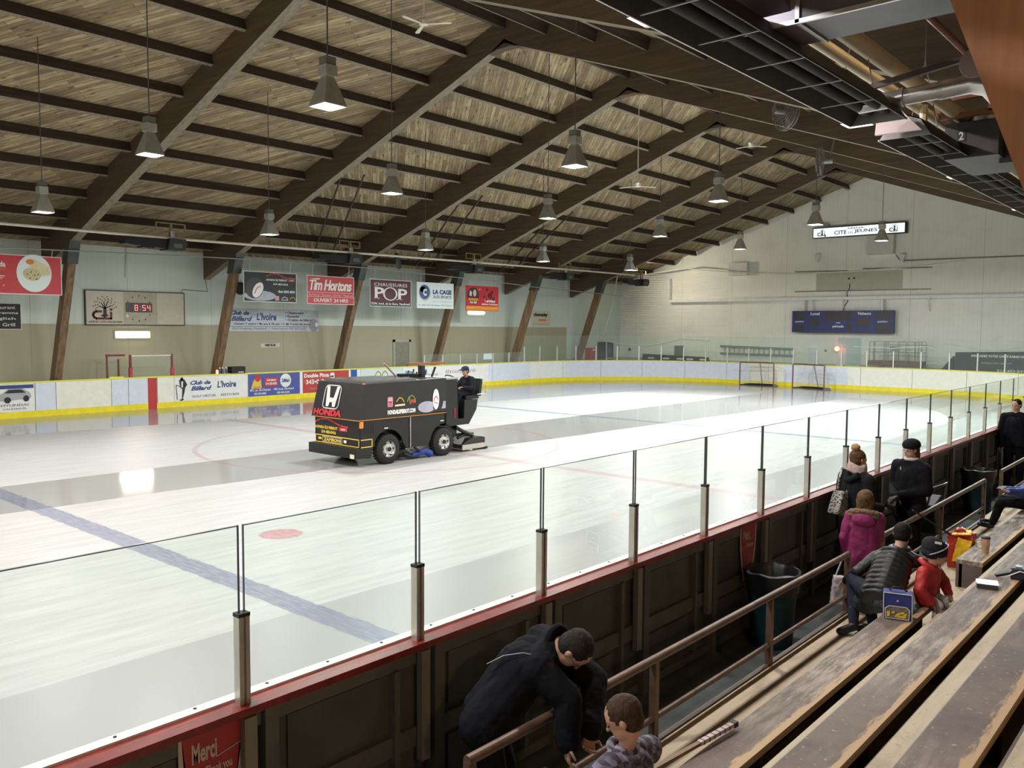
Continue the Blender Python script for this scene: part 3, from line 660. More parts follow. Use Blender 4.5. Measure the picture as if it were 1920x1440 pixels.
# tree logo: magnet shaped C and J with a tree
DRED = flat((.16,.012,.016), .5, 0, 0, 'dark_red_logo')
def cj_logo(f, cu, cv, s, parent, letters=DRED, tree=INK, leaves=True):
    strokes(f, [[(cu-.10*s,cv+.36*s),(cu-.32*s,cv+.36*s),(cu-.42*s,cv+.30*s),(cu-.46*s,cv+.2*s),(cu-.42*s,cv+.1*s),(cu-.32*s,cv+.04*s),(cu+.02*s,cv+.04*s)],
                [(cu+.10*s,cv+.04*s),(cu+.34*s,cv+.04*s),(cu+.34*s,cv+.32*s)]], .10*s, letters, parent, 'logo_letters')
    rect(f, cu+.28*s, cv+.4*s, cu+.40*s, cv+.5*s, letters, parent, 'logo_dot')
    poly(f, [(cu-.13*s,cv+.17*s),(cu-.02*s,cv+.12*s),(cu+.05*s,cv+.03*s),(cu+.12*s,cv+.12*s),(cu+.24*s,cv+.17*s),(cu+.14*s,cv+.24*s),(cu+.13*s,cv+.55*s),(cu+.0*s,cv+.55*s),(cu-.01*s,cv+.24*s)], tree, parent, 'tree_trunk', .006)
    strokes(f, [[(cu+.06*s,cv+.5*s),(cu-.1*s,cv+.75*s)],[(cu+.06*s,cv+.5*s),(cu-.2*s,cv+.6*s)],[(cu+.07*s,cv+.5*s),(cu+.03*s,cv+.8*s)],[(cu+.07*s,cv+.5*s),(cu+.2*s,cv+.8*s)],[(cu+.08*s,cv+.5*s),(cu+.34*s,cv+.62*s)]], .04*s, tree, parent, 'tree_branches', .006)
    if leaves:
        m = MB(); rr = random.Random(3)
        for k in range(26):
            t = -.25+(pi+.5)*k/25; r = (.42+.09*((k % 3)-1))*s; a = cu+.07*s+r*math.cos(t); b = cv+.56*s+r*.95*math.sin(t); l = .045*s; q = rr.uniform(0, 6)
            m.prism([f.p(a+l*math.cos(q+j*pi/2)*(1 if j % 2 == 0 else .5), b+l*math.sin(q+j*pi/2)*(1 if j % 2 == 0 else .5), .004) for j in range(4)], f.N*.004)
        m.build('tree_leaves', tree, parent)
cj_logo(f, Wd*.165, H*.15, .80, o)
txt(f, 'ARÉNA CITÉ-DES-JEUNES', Wd*.02, H*.04, Wd*.33, H*.075, INK, o, .02)
# fluorescent lights on the left wall
for (u0, v0, u1, v1), lab in (((217,622,278,633), 'lit fluorescent wall light under the clock board'), ((876,583,906,590), 'lit fluorescent wall light below the red and orange banner')):
    a, b = Pw(u0, v1), Pw(u1, v0); r = empty('fluorescent_light', (XL, (a[1]+b[1])/2, a[2]), lab, 'wall light')
    MB().box(XL, XL+.06, a[1]-.05, b[1]+.05, a[2]-.03, b[2]+.03).build('housing', WHITE, r)
    m = MB(); c = (a[2]+b[2])/2; m.tube([(XL+.1, a[1], c), (XL+.1, b[1], c)], .045, 10); m.build('lens', glow((1,.86,.72), 5 if u0 < 500 else 2.2, 'tube_glow%d' % u0), r, True)
    L = bpy.data.lights.new('tube_light', 'AREA'); L.shape = 'RECTANGLE'; L.size = .12; L.size_y = 1.1; L.energy = 16 if u0 < 500 else 7; L.color = (1,.84,.7)
    lo = bpy.data.objects.new('tube_light', L); COL.objects.link(lo); lo.location = (XL+.2, (a[1]+b[1])/2, c); lo.rotation_euler = (0, math.radians(-70), 0); par(lo, r)
# billiard club sign
a, b = Pw(427, 621), Pw(596, 583); H = b[2]-a[2]; Wd = b[1]-a[1]
SILV = flat((.50,.53,.58), .35, .1, .05, 'silver_sign')
o = empty('club_sign', (XL, (a[1]+b[1])/2, a[2]), 'long silver billiard club sign with blue script, behind the second strut', 'sign'); f = FX(XL+.03, a[1], a[2])
rect(f, 0, 0, Wd, H, SILV, o, 'sign_board', -.028, .028)
txt(f, 'Club de', .12, H*.74, .85, H*.2, NAVY, o, .04, .35); txt(f, 'Billard', .14, H*.46, .98, H*.22, NAVY, o, .04, .35); txt(f, "L'Ivoire", 1.32, H*.5, .95, H*.36, NAVY, o, .03, .15)
for k, s in enumerate(('Chansonnier', 'Karaoké', '13 tables de billard')): txt(f, '• '+s, 2.72, H*(.82-.17*k), [.95,.7,1.32][k], H*.12, MAROON, o, .02)
txt(f, 'Ouvert 7 jours • 8h am à 3h am • 5 @ 7 tous les jours', .25, H*.27, 3.75, H*.13, MAROON, o, .02); strokes(f, [[(.05,H*.22),(3.95,H*.22)]], .015, INK, o, 'rule')
txt(f, '2519 Dutrisac, Vaudreuil  •  Information: 450 455.6669', .18, H*.06, 3.6, H*.12, GREYP, o, .02); ell(f, Wd-.25, H*.3, .24, .28, GREYP, o, 'billiard_ball'); ell(f, Wd-.1, H*.32, .08, .1, WH, o, 'ball_spot', .008)
o = wallbox('name_plate', 488, 651, 524, 644, .02, flat((.62,.62,.50), .5, 0, 0, 'plate'), 'small pale wall plate reading VISITEUR', 'sign'); a = Pw(488, 651)
txt(FX(XL+.02, a[1], a[2]), 'VISITEUR', .2, .03, .55, .10, INK, o, .05)
a, b = Pw(995, 611), Pw(1031, 583); o = tag(MB().box(XL, XL+.03, a[1], b[1], a[2], b[2]).build('dealer_sign', flat((.60,.60,.46), .5, 0, .03, 'cream_sign')), 'small cream wall sign with black lettering and an orange dash', 'sign')
f = FX(XL+.03, a[1], a[2]); H = b[2]-a[2]; Wd = b[1]-a[1]; txt(f, 'chomedey', Wd*.12, H*.55, Wd*.75, H*.32, INK, o, .05, .2); rect(f, Wd*.4, H*.32, Wd*.8, H*.45, ORANGE, o, 'dash'); txt(f, 'AUTO  ÉLECTRIQUE  450 682', Wd*.1, H*.08, Wd*.8, H*.08, GREYP, o, 0)
# wall door
a, b = Pw(740, 700), Pw(766, 641)
d = empty('door_1', (XL, (a[1]+b[1])/2, 0)); tag(d, kind='structure')
MB().box(XL, XL+.05, a[1]-.12, a[1], 0, b[2]+.12).box(XL, XL+.05, b[1], b[1]+.12, 0, b[2]+.12).box(XL, XL+.05, a[1]-.12, b[1]+.12, b[2], b[2]+.12).build('door_frame', flat((.42,.44,.36), .5, 0, .05, 'frame_paint'), d)
MB().box(XL, XL+.02, a[1], b[1], 0, b[2]).build('door_leaf', flat((.27,.265,.20), .5, 0, .1, 'door_paint'), d); MB().box(XL+.02, XL+.08, b[1]-.2, b[1]-.08, 1.05, 1.1).build('door_handle', DARK, d)
# conduit and small fittings
tag(MB().tube([Pw(236,447)+Vector((.02,0,0)), Pw(234,520)+Vector((.02,0,0))], .008, 5).tube([Pw(383,455)+Vector((.02,0,0)), Pw(384,522)+Vector((.02,0,0)), Pw(389,547)+Vector((.02,0,0)), Pw(341,543)+Vector((.02,0,0)), Pw(341,552)+Vector((.02,0,0))], .015, 6).build('wall_conduit', flat((.22,.23,.2), .5, 0, .1, 'conduit')), 'thin cable conduit dropping down the wall to the clock board', 'conduit')
a = Pw(443, 541); tag(MB().lathe([(.12,.0),(.12,.15),(.26,.16),(.26,.22)], (XL+.1, a[1], a[2]), 14, (1,0,0)).box(XL-.001, XL+.12, a[1]-.04, a[1]+.04, a[2]-.06, a[2]+.06).build('loudspeaker', BLACKM), 'small black horn loudspeaker on the wall left of the dealer banner', 'speaker')
# unit heaters under the left eave -----------------------------------
def unit_heater(y, label, z=5.62, x=-10.6, first=[]):
    if first:
        o = copy_tree(first[0]); o.location.y = y; o['label'] = label; return o
    r = empty('unit_heater', (x, y, z), label, 'heater', 'unit heaters along the left eave'); first.append(r)
    G = flat((.035,.04,.042), .55, .2, .12, 'heater_casing')
    MB().prism([(x+.3, y-.12, z+.28), (x+.3, y+.42, z+.28), (x+.3, y+.5, z+.12), (x+.3, y+.36, z-.1), (x+.3, y-.2, z-.1)], (-.6, 0, 0)).build('casing', G, r)
    MB().prism([(x+.2, y-.12, z+.24), (x+.2, y-.18, z-.06), (x+.2, y-1.25, z-.02), (x+.2, y-1.55, z+.02), (x+.2, y-1.6, z+.16), (x+.2, y-1.1, z+.2)], (-.45, 0, 0)).build('discharge_hood', BLACKM, r)
    MB().box(x-.22, x+.17, y-1.0, y-.6, z-.07, z-.03).build('louver', BLACKM, r)
    MB().box(x+.3, x+.31, y+.0, y+.3, z-.02, z+.12).build('grille', flat((.12,.13,.13), .5, .3, 0, 'grille'), r)
    MB().lathe([(.11, .28), (.11, .55)], (x, y+.1, z), 12).build('flue', STEEL, r, True)
    MB().beam((x-.0, y-.45, z+.56), (x, y+.55, z+.56), .06, .03).beam((x, y-.45, z+.8), (x, y+.55, z+.8), .06, .03).beam((x, y+.55, z+.56), (x, y+.55, z+.8), .05, .03).beam((x, y-.45, z+.56), (x, y-.45, z+.8), .05, .03).beam((x+.02, y+.05, z+.5), (x+.02, y+.05, z+.8), .12, .05).build('hanging_frame', flat((.30,.21,.11), .6, 0, .2, 'raw_wood'), r)
    return r
for k, (u, v) in enumerate(((338,458), (668,487), (897,498), (1066,522), (1208,520))):
    yy_ = at(u, v, 0, -10.6)[1]
    unit_heater(yy_-.38, 'dark unit heater hanging under the left eave, %s from the left' % ordinal(k+1))
tag(MB().lathe([(.34,0),(.36,.05),(.34,.1)], (-10.9, at(744,490,0,-10.9)[1], at(744,490,0,-10.9)[2]), 18, (.8,.6,.15)).build('circulation_fan', flat((.07,.085,.07), .5, .3, .1, 'fan_cage')), 'dark round circulation fan hanging above the shoe shop banner', 'fan')

# ================================================================ ADS ON THE FAR BOARDS
def adp(y0, y1, mat, label=None, z0=.215, z1=1.105):
    o = MB().box(-XB, -XB+.014, y0, y1, z0, z1).build('advert_panel', mat, fb); return o, FX(-XB+.014, y0, z0)
o, f = adp(yb(-45), yb(64), WHITE); Wd = yb(64)-yb(-45)
rect(f, .1, .74, Wd-.02, .86, NAVY, o, 'header_bar'); w0 = Wd-1.75
poly(f, [(w0-.6,.13),(w0+.35,.13),(w0+.56,.41),(w0+.35,.7),(w0-.6,.7)], flat((.55,.10,.12), .4, 0, .04, 'ad_red'), o, 'red_hexagon')
for k in range(4): rect(f, w0-.5, .25+.1*k, w0+.3, .275+.1*k, flat((.7,.35,.35), .5, 0, 0, 'pale_red'), o, 'text_line', .006)
CG = flat((.42,.44,.46), .3, .2, .1, 'car_silver')
poly(f, [(w0+.5,.38),(w0+.55,.52),(w0+.8,.60),(w0+.98,.74),(w0+1.4,.74),(w0+1.62,.6),(w0+1.66,.46),(w0+1.6,.4),(w0+.6,.34)], CG, o, 'car_body', .006)
poly(f, [(w0+.86,.6),(w0+1.0,.71),(w0+1.36,.71),(w0+1.5,.6)], INK, o, 'car_windows', .011)
ell(f, w0+.95, .38, .1, .1, INK, o, 'car_wheel', .011); ell(f, w0+1.5, .41, .09, .1, INK, o, 'car_wheel', .011)
ell(f, w0+.55, .2, .13, .07, NAVY, o, 'oval_logo', .006); txt(f, 'H', w0+.50, .165, .1, .07, WH, o, .02, .3, off=.012); txt(f, 'HYUNDAI', w0+.75, .17, .82, .08, GREYP, o, .04); txt(f, 'VAUDREUIL', w0+.8, .06, .72, .06, GREYP, o, .02)
y0, y1 = yy[6], yy[8]; o, f = adp(y0, y1, WHITE); Wd = y1-y0     # billiard club board ad with the man leaning on a cue
poly(f, [(.17,.05),(.28,.07),(.3,.45),(.22,.5),(.18,.78),(.3,.84),(.4,.78),(.5,.6),(.42,.5),(.38,.3),(.32,.1),(.36,.04),(.25,.0)], INK, o, 'man_figure', .004); ell(f, .29, .82, .055, .06, INK, o, 'head', .004)
strokes(f, [[(.1,.06),(.06,.6),(.2,.55)]], .025, INK, o, 'cue', .005); poly(f, [(.26,.5),(.32,.5),(.33,.72),(.27,.74)], WH, o, 'shirt', .01)
txt(f, 'Club de', .62, .58, .82, .16, NAVY, o, .04, .35); txt(f, 'Billard', .64, .36, .85, .17, NAVY, o, .04, .35); txt(f, "L'Ivoire", 1.72, .42, .8, .27, NAVY, o, .03, .15)
txt(f, 'GOLF VIRTUEL', .68, .1, 1.0, .09, GREYP, o, .03); txt(f, 'RESTO-BAR', 1.86, .1, .8, .09, GREYP, o, .03)
y0, y1 = yb(465.5), yb(562); o, f = adp(y0, y1, BLUEP); Wd = y1-y0
poly(f, [(.12,.3),(.2,.55),(.34,.8),(.55,.78),(.6,.3)], GOLD, o, 'yellow_badge'); ell(f, .42, .72, .13, .14, RED, o, 'badge_top', .007); rect(f, .22, .32, .55, .38, ORANGE, o, 'badge_band', .008)
rect(f, .72, .37, 1.36, .73, RED, o); txt(f, 'Livraison', .84, .58, .42, .1, WH, o, .04, off=.008); txt(f, '514 355-5555', .78, .43, .52, .1, WH, o, .04, off=.008)
ell(f, 1.72, .58, .26, .28, WH, o, 'white_disc'); txt(f, 'SiMiah', 1.53, .5, .38, .16, NAVY, o, .03, .2, off=.008)
txt(f, '601, av. St-Charles', .06, .18, .95, .11, WH, o, .02); txt(f, '450 455-8400', .25, .05, .55, .09, WH, o, .02); txt(f, '430, boul. Harwood', 1.15, .18, .95, .11, WH, o, .02); txt(f, '450 455-5234', 1.3, .05, .6, .09, WH, o, .02)
y0, y1 = yb(568), yb(654); o, f = adp(y0, y1, flat((.50,.05,.045), .4, 0, .04, 'pizza_red')); Wd = y1-y0
txt(f, 'Double Pizza', .05, .64, 1.28, .17, WH, o, .05); txt(f, '343•0•343', .14, .36, 1.2, .2, WH, o, .03); txt(f, '514', .03, .4, .08, .16, ORANGE, o, .02)
ell(f, 1.5, .72, .12, .10, WH, o, 'white_shape'); rect(f, 1.42, .56, 1.62, .68, WH, o, 'white_shape'); ell(f, 1.82, .5, .12, .09, WH, o, 'white_shape')
txt(f, 'Express', .35, .12, .45, .1, flat((.6,.3,.25), .5, 0, 0, 'faint'), o, 0, .3)
MB().box(-XB, -XB+.018, yb(658, 705), yb(669, 705), .215, 1.11).build('blue_line_stripe', flat((.02,.09,.42), .4, 0, .03, 'blue_stripe'), fb)
o, f = adp(yb(676,705), yb(755,700), flat((.66,.75,.76), .35, 0, .03, 'pale_board'))
def arch(c): return [(c+.2*math.cos(t)*1.0, .35+.42*math.sin(t)) for t in [pi-pi*k/10 for k in range(11)]]
strokes(f, [arch(1.0), arch(1.4)], .05, GOLD, o, 'double_arch')
o, f = adp(yb(755.5,700), yb(800,700), WHITE); txt(f, 'Aliments', .1, .62, .6, .14, flat((.08,.2,.5), .4, 0, 0, 'ad_blue'), o, .03, .2); txt(f, 'Marc', .25, .42, .4, .1, GREYP, o, .02, .2)
poly(f, [(.95,.4),(1.5,.4),(1.5,.78),(.95,.7)], flat((.07,.22,.55), .4, 0, .05, 'ad_blue2'), o, 'blue_block'); txt(f, '450 455-3335', 1.55, .45, .7, .1, GREYP, o, .02)
o, f = adp(yb(801,700), yb(905,700), WHITE); txt(f, '#scotiabank', 1.2, .5, 2.2, .24, flat((.42,.30,.32), .4, 0, 0, 'faded_red'), o, .0)
a = at(914, 668, 0, -XB-.07); tag(MB().box(-XB-.065, -XB-.05, a[1]-.32, a[1]+.32, 1.36, 1.66).build('notice_sheet', flat((.62,.74,.74), .4, 0, 0, 'sheet')), 'pale blue sheet stuck on the far glass behind the driver', 'notice')
# penalty box area behind the boards
pb = empty('penalty_box_glass', (-13.8, -.3, 0), 'glazed penalty box screen with dark red posts behind the far boards', 'glass screen')
Rd = flat((.20,.03,.035), .5, 0, .15, 'dark_red_frame'); y0 = at(208,680,0,-13.5)[1]; y1 = at(243,680,0,-13.5)[1]; y2 = at(321,680,0,-13.5)[1]
MB().box(-13.9,-13.86,y0,y0+.05,0,1.95).box(-13.9,-13.86,y0+.4,y0+.45,0,1.8).box(-13.9,-13.84,y0-.02,y1,1.9,1.97).box(-13.48,-13.42,y1-.03,y1+.04,0,1.96).box(-13.48,-13.42,y2-.03,y2+.03,0,1.96).build('posts', Rd, pb)
MB().box(-13.48,-13.43,y1,y2,1.9,1.93).build('top_channel', ALUW, pb); MB().box(-13.46,-13.445,y1,y2,.9,1.9).build('pane', GLASSF, pb); MB().box(-13.88,-13.87,y0,y1,.9,1.88).build('side_pane', GLASSF, pb)
MB().box(-13.50,-13.40,y1-.05,y1+.06,1.165,1.5).box(-13.50,-13.40,y2-.05,y2+.07,1.165,1.45).build('red_covers', flat((.45,.05,.06), .5, 0, .1, 'red_cover'), pb)
for k, u in enumerate((411, 416, 423)):
    y = at(u, 700, 0, -13.25)[1]; r = empty('water_bottle', (-13.2, y, BH), 'dark squeeze bottle with pale cap on the far boards, %s of three' % ['left','middle','right'][k], 'bottle', 'bottles on the far boards')
    MB().lathe([(.04,0),(.04,.16),(.025,.19)], (-13.2, y, BH), 10).build('bottle_body', flat((.03,.05,.12), .3, 0, 0, 'bottle'), r, True); MB().lathe([(.025,.19),(.025,.23),(.01,.26)], (-13.2, y, BH), 10).build('cap', WH, r, True)
y = at(441, 693, 0, -13.3)[1]; r = empty('equipment_case', (-13.2, y, BH), 'black box sitting on the cap of the far boards beside bottles', 'case'); MB().box(-13.35,-13.05,y-.3,y+.3,BH,BH+.26).build('case_body', BLACKM, r); MB().box(-13.05,-13.045,y-.02,y+.22,BH+.03,BH+.06).build('case_label', WH, r)
y = at(402, 688, 0, -13.4)[1]; tag(MB().lathe([(.05,0),(.05,.12),(.03,.16)], (-13.2, y, BH), 12).build('signal_light', glow((1,.12,.04), 1.5, 'orange_glow')), 'small orange signal light on the far boards below the second strut', 'signal light')
tag(MB().box(-13.14,-13.10,at(205,690,0,-13.1)[1],at(232,690,0,-13.1)[1],BH,BH+.05).build('folded_rag', YELLOW_CAP), 'strip of yellow padding on the far board cap left of penalty box', 'padding')
# ================================================================ FAR END WALL
YW = Y1
Pe = lambda u, v: at(u, v, 1, YW)
def endbox(name, u0, v0, u1, v1, d, mat, label, cat, z0=None):
    a, b = Pe(u0, v1), Pe(u1, v0); z = a[2] if z0 is None else z0
    return tag(MB().box(a[0], b[0], YW-d, YW-.003, z, b[2]).build(name, mat), label, cat)
# illuminated arena sign
a, b = Pe(1528, 446.5), Pe(1699, 418); Wd = b[0]-a[0]; H = b[2]-a[2]
o = empty('arena_sign', ((a[0]+b[0])/2, YW, a[2]), 'long lit white sign board on the gable reading ARENA CITE DES JEUNES', 'sign'); f = FYn(YW-.22, a[0], a[2])
MB().box(a[0]-.05, b[0]+.12, YW-.2, YW-.003, a[2]-.05, b[2]+.05).build('sign_case', INK, o)
LS = glow((.78,.93,.92), .62, 'lit_sign'); LS.node_tree.nodes['Principled BSDF'].inputs['Base Color'].default_value = (.5,.55,.54,1)
rect(f, 0, 0, Wd*.78, H, LS, o, 'lit_panel', -.02, .02); rect(f, Wd*.787, 0, Wd, H, LS, o, 'lit_panel', -.02, .02)
cj_logo(f, Wd*.095, H*.13, .48, o, flat((.35,.10,.10), .5, 0, 0, 'sign_red'), leaves=False); cj_logo(f, Wd*.89, H*.13, .48, o, flat((.35,.10,.10), .5, 0, 0, 'sign_red'), leaves=False)
txt(f, 'ARENA', Wd*.38, H*.72, Wd*.19, H*.17, INK, o, .02); txt(f, 'CITE', Wd*.24, H*.18, Wd*.14, H*.46, INK, o, .02); txt(f, 'DES', Wd*.395, H*.2, Wd*.055, H*.25, GREYP, o, .02); txt(f, 'JEUNES', Wd*.465, H*.18, Wd*.25, H*.46, INK, o, .02)
# scoreboard
a, b = Pe(1493, 623), Pe(1683, 582); Wd = b[0]-a[0]; H = b[2]-a[2]
SB = flat((.035,.045,.17), .4, 0, .06, 'scoreboard_blue'); SBK = flat((.05,.045,.045), .4, 0, .15, 'dark_digit_field', 30)
o = empty('scoreboard', ((a[0]+b[0])/2, YW, a[2]), 'wide dark blue hockey scoreboard mounted on the far wall', 'scoreboard'); f = FYn(YW-.62, a[0], a[2])
MB().box(a[0], b[0], YW-.62, YW-.35, a[2], b[2]).build('cabinet', SB, o)
for u0, v0, u1, v1 in ((.03,.05,.13,.36),(.03,.6,.13,.95),(.18,.32,.29,.68),(.34,.56,.60,.95),(.65,.30,.78,.66),(.84,.05,.98,.36),(.84,.6,.98,.95),(.56,.12,.61,.36)): rect(f, Wd*u0, H*v0, Wd*u1, H*v1, SBK, o, 'digit_field')
for s, u, v, w, h in (('Local', .195, .8, .09, .13), ('Visiteurs', .66, .8, .13, .13), ('période', .42, .2, .11, .15), ('punition', .035, .45, .09, .09), ('punition', .855, .45, .09, .09), ('min', .455, .42, .04, .07)): txt(f, s, Wd*u, H*v, Wd*w, H*h, WH, o, .03)
MB().box(a[0]+.15, b[0]-.05, YW-.35, YW-.25, a[2]-.02, b[2]).build('back_frame', flat((.3,.3,.3), .5, 0, 0, 'back_frame'), o)
m = MB()
for x in (a[0]+1.05, a[0]+2.7, b[0]+1.6): m.beam((x, YW-.05, 4.62), (x, YW-.45, 4.62), .07, .05).beam((x, YW-.05, 4.0), (x, YW-.4, 4.6), .05, .05)
m.box(a[0]+.6, a[0]+.66, YW-.5, YW-.1, b[2], 4.65).box(b[0]-.66, b[0]-.6, YW-.5, YW-.1, b[2], 4.65); m.build('bracket', ALUW, o)
tag(MB().box(-10.9, 12, YW-.30, YW-.003, 4.64, 4.80).box(-10.97, -10.88, YW-.3, YW-.003, 4.7, 6.1).build('white_beam', WHITE), 'long white steel beam running across the far wall above the scoreboard', 'beam')
endbox('electrical_box', 1630, 476, 1679, 443, .42, flat((.62,.62,.56), .5, 0, .05, 'ebox'), 'large pale electrical box on the gable under the lit sign', 'electrical box')
endbox('electrical_box', 1371, 516, 1405, 494, .35, flat((.70,.70,.64), .5, 0, .05, 'ebox2'), 'small pale box high on the far wall left of the scoreboard', 'electrical box')
tag(MB().tube([Pe(1680,478)-Vector((0,.04,0)), Pe(1688,488)-Vector((0,.04,0)), Pe(1690,489)-Vector((0,.04,0)), Pe(1920,480)-Vector((0,.04,0))], .03, 6).build('wall_conduit', flat((.25,.26,.22), .5, 0, .1, 'conduit2')), 'grey conduit running right along the gable from the large electrical box', 'conduit')
PATCH = flat((.52,.52,.42), .6, 0, .05, 'old_paint')
o = endbox('wall_patch', 1531, 541, 1692, 512, .012, PATCH, 'unpainted yellowish patch on the far wall left by a removed board', 'wall patch')
f = FYn(YW-.012, Pe(1531,541)[0], Pe(1531,541)[2])
for u, v in ((1.72,.45),(2.0,.46)): rect(f, u, v, u+.1, v+.09, INK, o, 'hole')
m = MB()
for u0, u1, v in ((1491,1590,510),(1618,1748,504),(1491,1746,547)): m.beam(Pe(u0,v)-Vector((0,.03,0)), Pe(u1,v-.02*(u1-u0))-Vector((0,.03,0)), .05, .05)
tag(m.build('mounting_rails', flat((.22,.22,.19), .5, .3, .1, 'rail_metal')), 'three thin mounting rails around the yellowish patch on the far wall', 'mounting rails')
tag(MB().tube([Pe(1594,532)-Vector((0,.03,0)), Pe(1592,545)-Vector((0,.03,0)), Pe(1588,548)-Vector((0,.03,0)), Pe(1590,565)-Vector((0,.03,0)), Pe(1585,573)-Vector((0,.1,0)), Pe(1584,582)-Vector((0,.3,0))], .02, 6).build('hanging_cable', DARK), 'dark cable hanging from the wall patch to the scoreboard', 'cable')
for u, lab in ((1535, 'small pale speaker on the far wall under the left end of the lit sign'), (1694, 'small pale speaker on the far wall right of the electrical box')):
    c = Pe(u, 485); tag(MB().prism([(c[0]-.12, YW-.02, c[2]-.15), (c[0]+.06, YW-.02, c[2]-.2), (c[0]+.14, YW-.02, c[2]+.22), (c[0]-.14, YW-.02, c[2]+.22)], (0, -.2, 0)).build('wall_speaker', ALUW), lab, 'speaker')
tag(MB().prism([Pe(1545,424), Pe(1556,424), Pe(1556,420), Pe(1545,420)], (0,-.25,0)).box(-1.2,-1.15,YW-.3,YW-.25,8.0,8.2).build('sign_spotlight', GREYP), 'little grey light fixture in front of the lit sign', 'light fixture')
# ladder
a, b = Pe(1352, 668), Pe(1489, 650); o = empty('ladder', ((a[0]+b[0])/2, YW-.1, a[2]), 'long grey extension ladder hung sideways on the far wall', 'ladder')
G = flat((.27,.30,.29), .45, .3, .08, 'ladder_grey')
MB().beam((a[0], YW-.12, 1.55), (b[0], YW-.12, 1.52), .04, .12).beam((a[0], YW-.12, 1.98), (b[0], YW-.12, 1.9), .04, .12).build('rails', G, o)
m = MB()
for k in range(14): m.tube([(a[0]+.3+.31*k, YW-.12, 1.55), (a[0]+.3+.31*k, YW-.12, 1.96)], .022, 6)
m.build('rungs', G, o); MB().box(a[0]+.8, a[0]+.86, YW-.14, YW-.001, 1.86, 1.9).box(b[0]-.9, b[0]-.84, YW-.14, YW-.001, 1.84, 1.88).build('wall_hooks', G, o)
# doors on the end wall
for u0, u1, ut, lab, k in ((1514, 1527, 652, 'a', 2), (1568, 1579, 655, 'b', 3)):
    a, b = Pe(u0, 685), Pe(u1, ut); d = tag(empty('door_%d' % k, ((a[0]+b[0])/2, YW, 0)), kind='structure')
    w = .85
    MB().box(a[0], a[0]+w*.62, YW-.05, YW-.003, 0, 2.0).build('door_leaf', flat((.74,.76,.76), .4, 0, .03, 'door_white'), d); MB().box(a[0]+.42, a[0]+.48, YW-.10, YW-.05, .95, 1.1).build('door_handle', DARK, d)
a, b = Pe(1571, 680), Pe(1615, 634); tag(MB().box(a[0], b[0], YW-.04, YW-.003, 0, b[2]).build('door_4', flat((.52,.64,.62), .4, 0, .03, 'pale_green_door')), kind='structure')
c = Pe(1573, 655); r = empty('goal_light', (c[0], YW-.2, c[2]), 'lit red signal lamp on the far wall beside the pale green door', 'signal light')
MB().box(c[0]-.16, c[0]-.02, YW-.28, YW-.003, c[2]-.12, c[2]+.1).build('lamp_base', GREYP, r); MB().ball((c[0]+.02, YW-.34, c[2]+.03), .14, 12).build('lamp_dome', glow((1,.16,.10), 3.0, 'red_signal'), r, True)
endbox('control_box', 1547, 660, 1550, 655, .1, GREYP, 'tiny grey switch box on the far wall under the scoreboard', 'switch')
# scissor lift platform
a, b = Pe(1646, 680), Pe(1751, 639); RL = flat((.20,.075,.065), .5, .2, .15, 'lift_red'); LG = flat((.30,.27,.25), .45, .4, .1, 'lift_rail')
o = empty('scissor_lift', ((a[0]+b[0])/2, 31.2, 0), 'folded scissor lift with a red railed work platform parked by the far wall', 'lift platform'); x0, x1, z0, z1 = a[0]+.05, b[0]-.15, 1.38, 2.42
m = MB()
for x in (x0, x0+.2, x0+.72, x0+.82, x0+.92, x0+1.8, x0+2.2, x1-.3, x1-.15, x1): m.beam((x, 30.9, z0), (x, 30.9, z1), .035, .035)
for z in (z0+.5, z1): m.beam((x0, 30.9, z), (x1, 30.9, z), .035, .035).beam((x0, 31.7, z), (x1, 31.7, z), .035, .035)
for x in (x0, x0+1.2, x1): m.beam((x, 31.7, z0), (x, 31.7, z1), .035, .035)
m.build('guard_rails', LG, o); MB().box(x0-.05, x1, 30.85, 31.75, z0-.18, z0+.06).build('platform', RL, o)
MB().box(x0+1.0, x0+1.45, 30.86, 30.9, 1.9, 2.2).build('control_panel', GREYP, o)
MB().box(x0+.7, x1, 30.9, 31.7, .35, 1.05).box(x0+.75, x1-.1, 30.95, 31.65, 1.05, 1.22).build('scissor_stack', flat((.23,.24,.22), .5, .3, .2, 'lift_grey', 5), o)
m = MB()
for x in (x0+.9, x1-.3): m.lathe([(.18,-.05),(.18,.05)], (x, 30.88, .14), 14, (0,1,0))
m.build('wheels', BLACKM, o); MB().box(x0+.7, x1, 30.95, 31.65, .14, .4).build('chassis', RL, o)
# banners resting at the end wall
a = Pe(1200, 690); b = Pe(1332, 666); o = empty('long_banner', ((a[0]+b[0])/2, 31.9, 0), 'long black banner with small white logos low on the far wall, left of the goals', 'banner')
MB().prism([(-13.1, 32.37, -.045), (-12.9, 32.37, 1.38), (-8.2, 32.37, 1.28), (-8.0, 32.37, -.045)], (0, -.03, 0)).build('banner_cloth', flat((.05,.05,.055), .55, 0, .08, 'banner_black'), o); f = FYn(32.34, -13.1, .5)
for u in (.6, 1.7, 2.7, 3.4, 4.3): rect(f, u, .58, u+.45, .68, WH, o, 'logo_text')
for u in (2.1, 2.35, 2.6): ell(f, u, .42, .06, .05, WH, o, 'logo')
o = empty('large_banner', (8.0, 31.4, 0), 'large black dealer banner leaning at the far right corner', 'banner'); f = FYn(31.4, 5.75, .5)
MB().prism([(5.6, 31.4, -.045), (5.75, 31.4, 1.95), (9.6, 31.4, 2.08), (10.6, 31.4, 2.1), (10.6, 31.4, -.045)], (0, .05, 0)).build('banner_cloth', flat((.028,.03,.04), .5, 0, .1, 'banner_black2'), o)
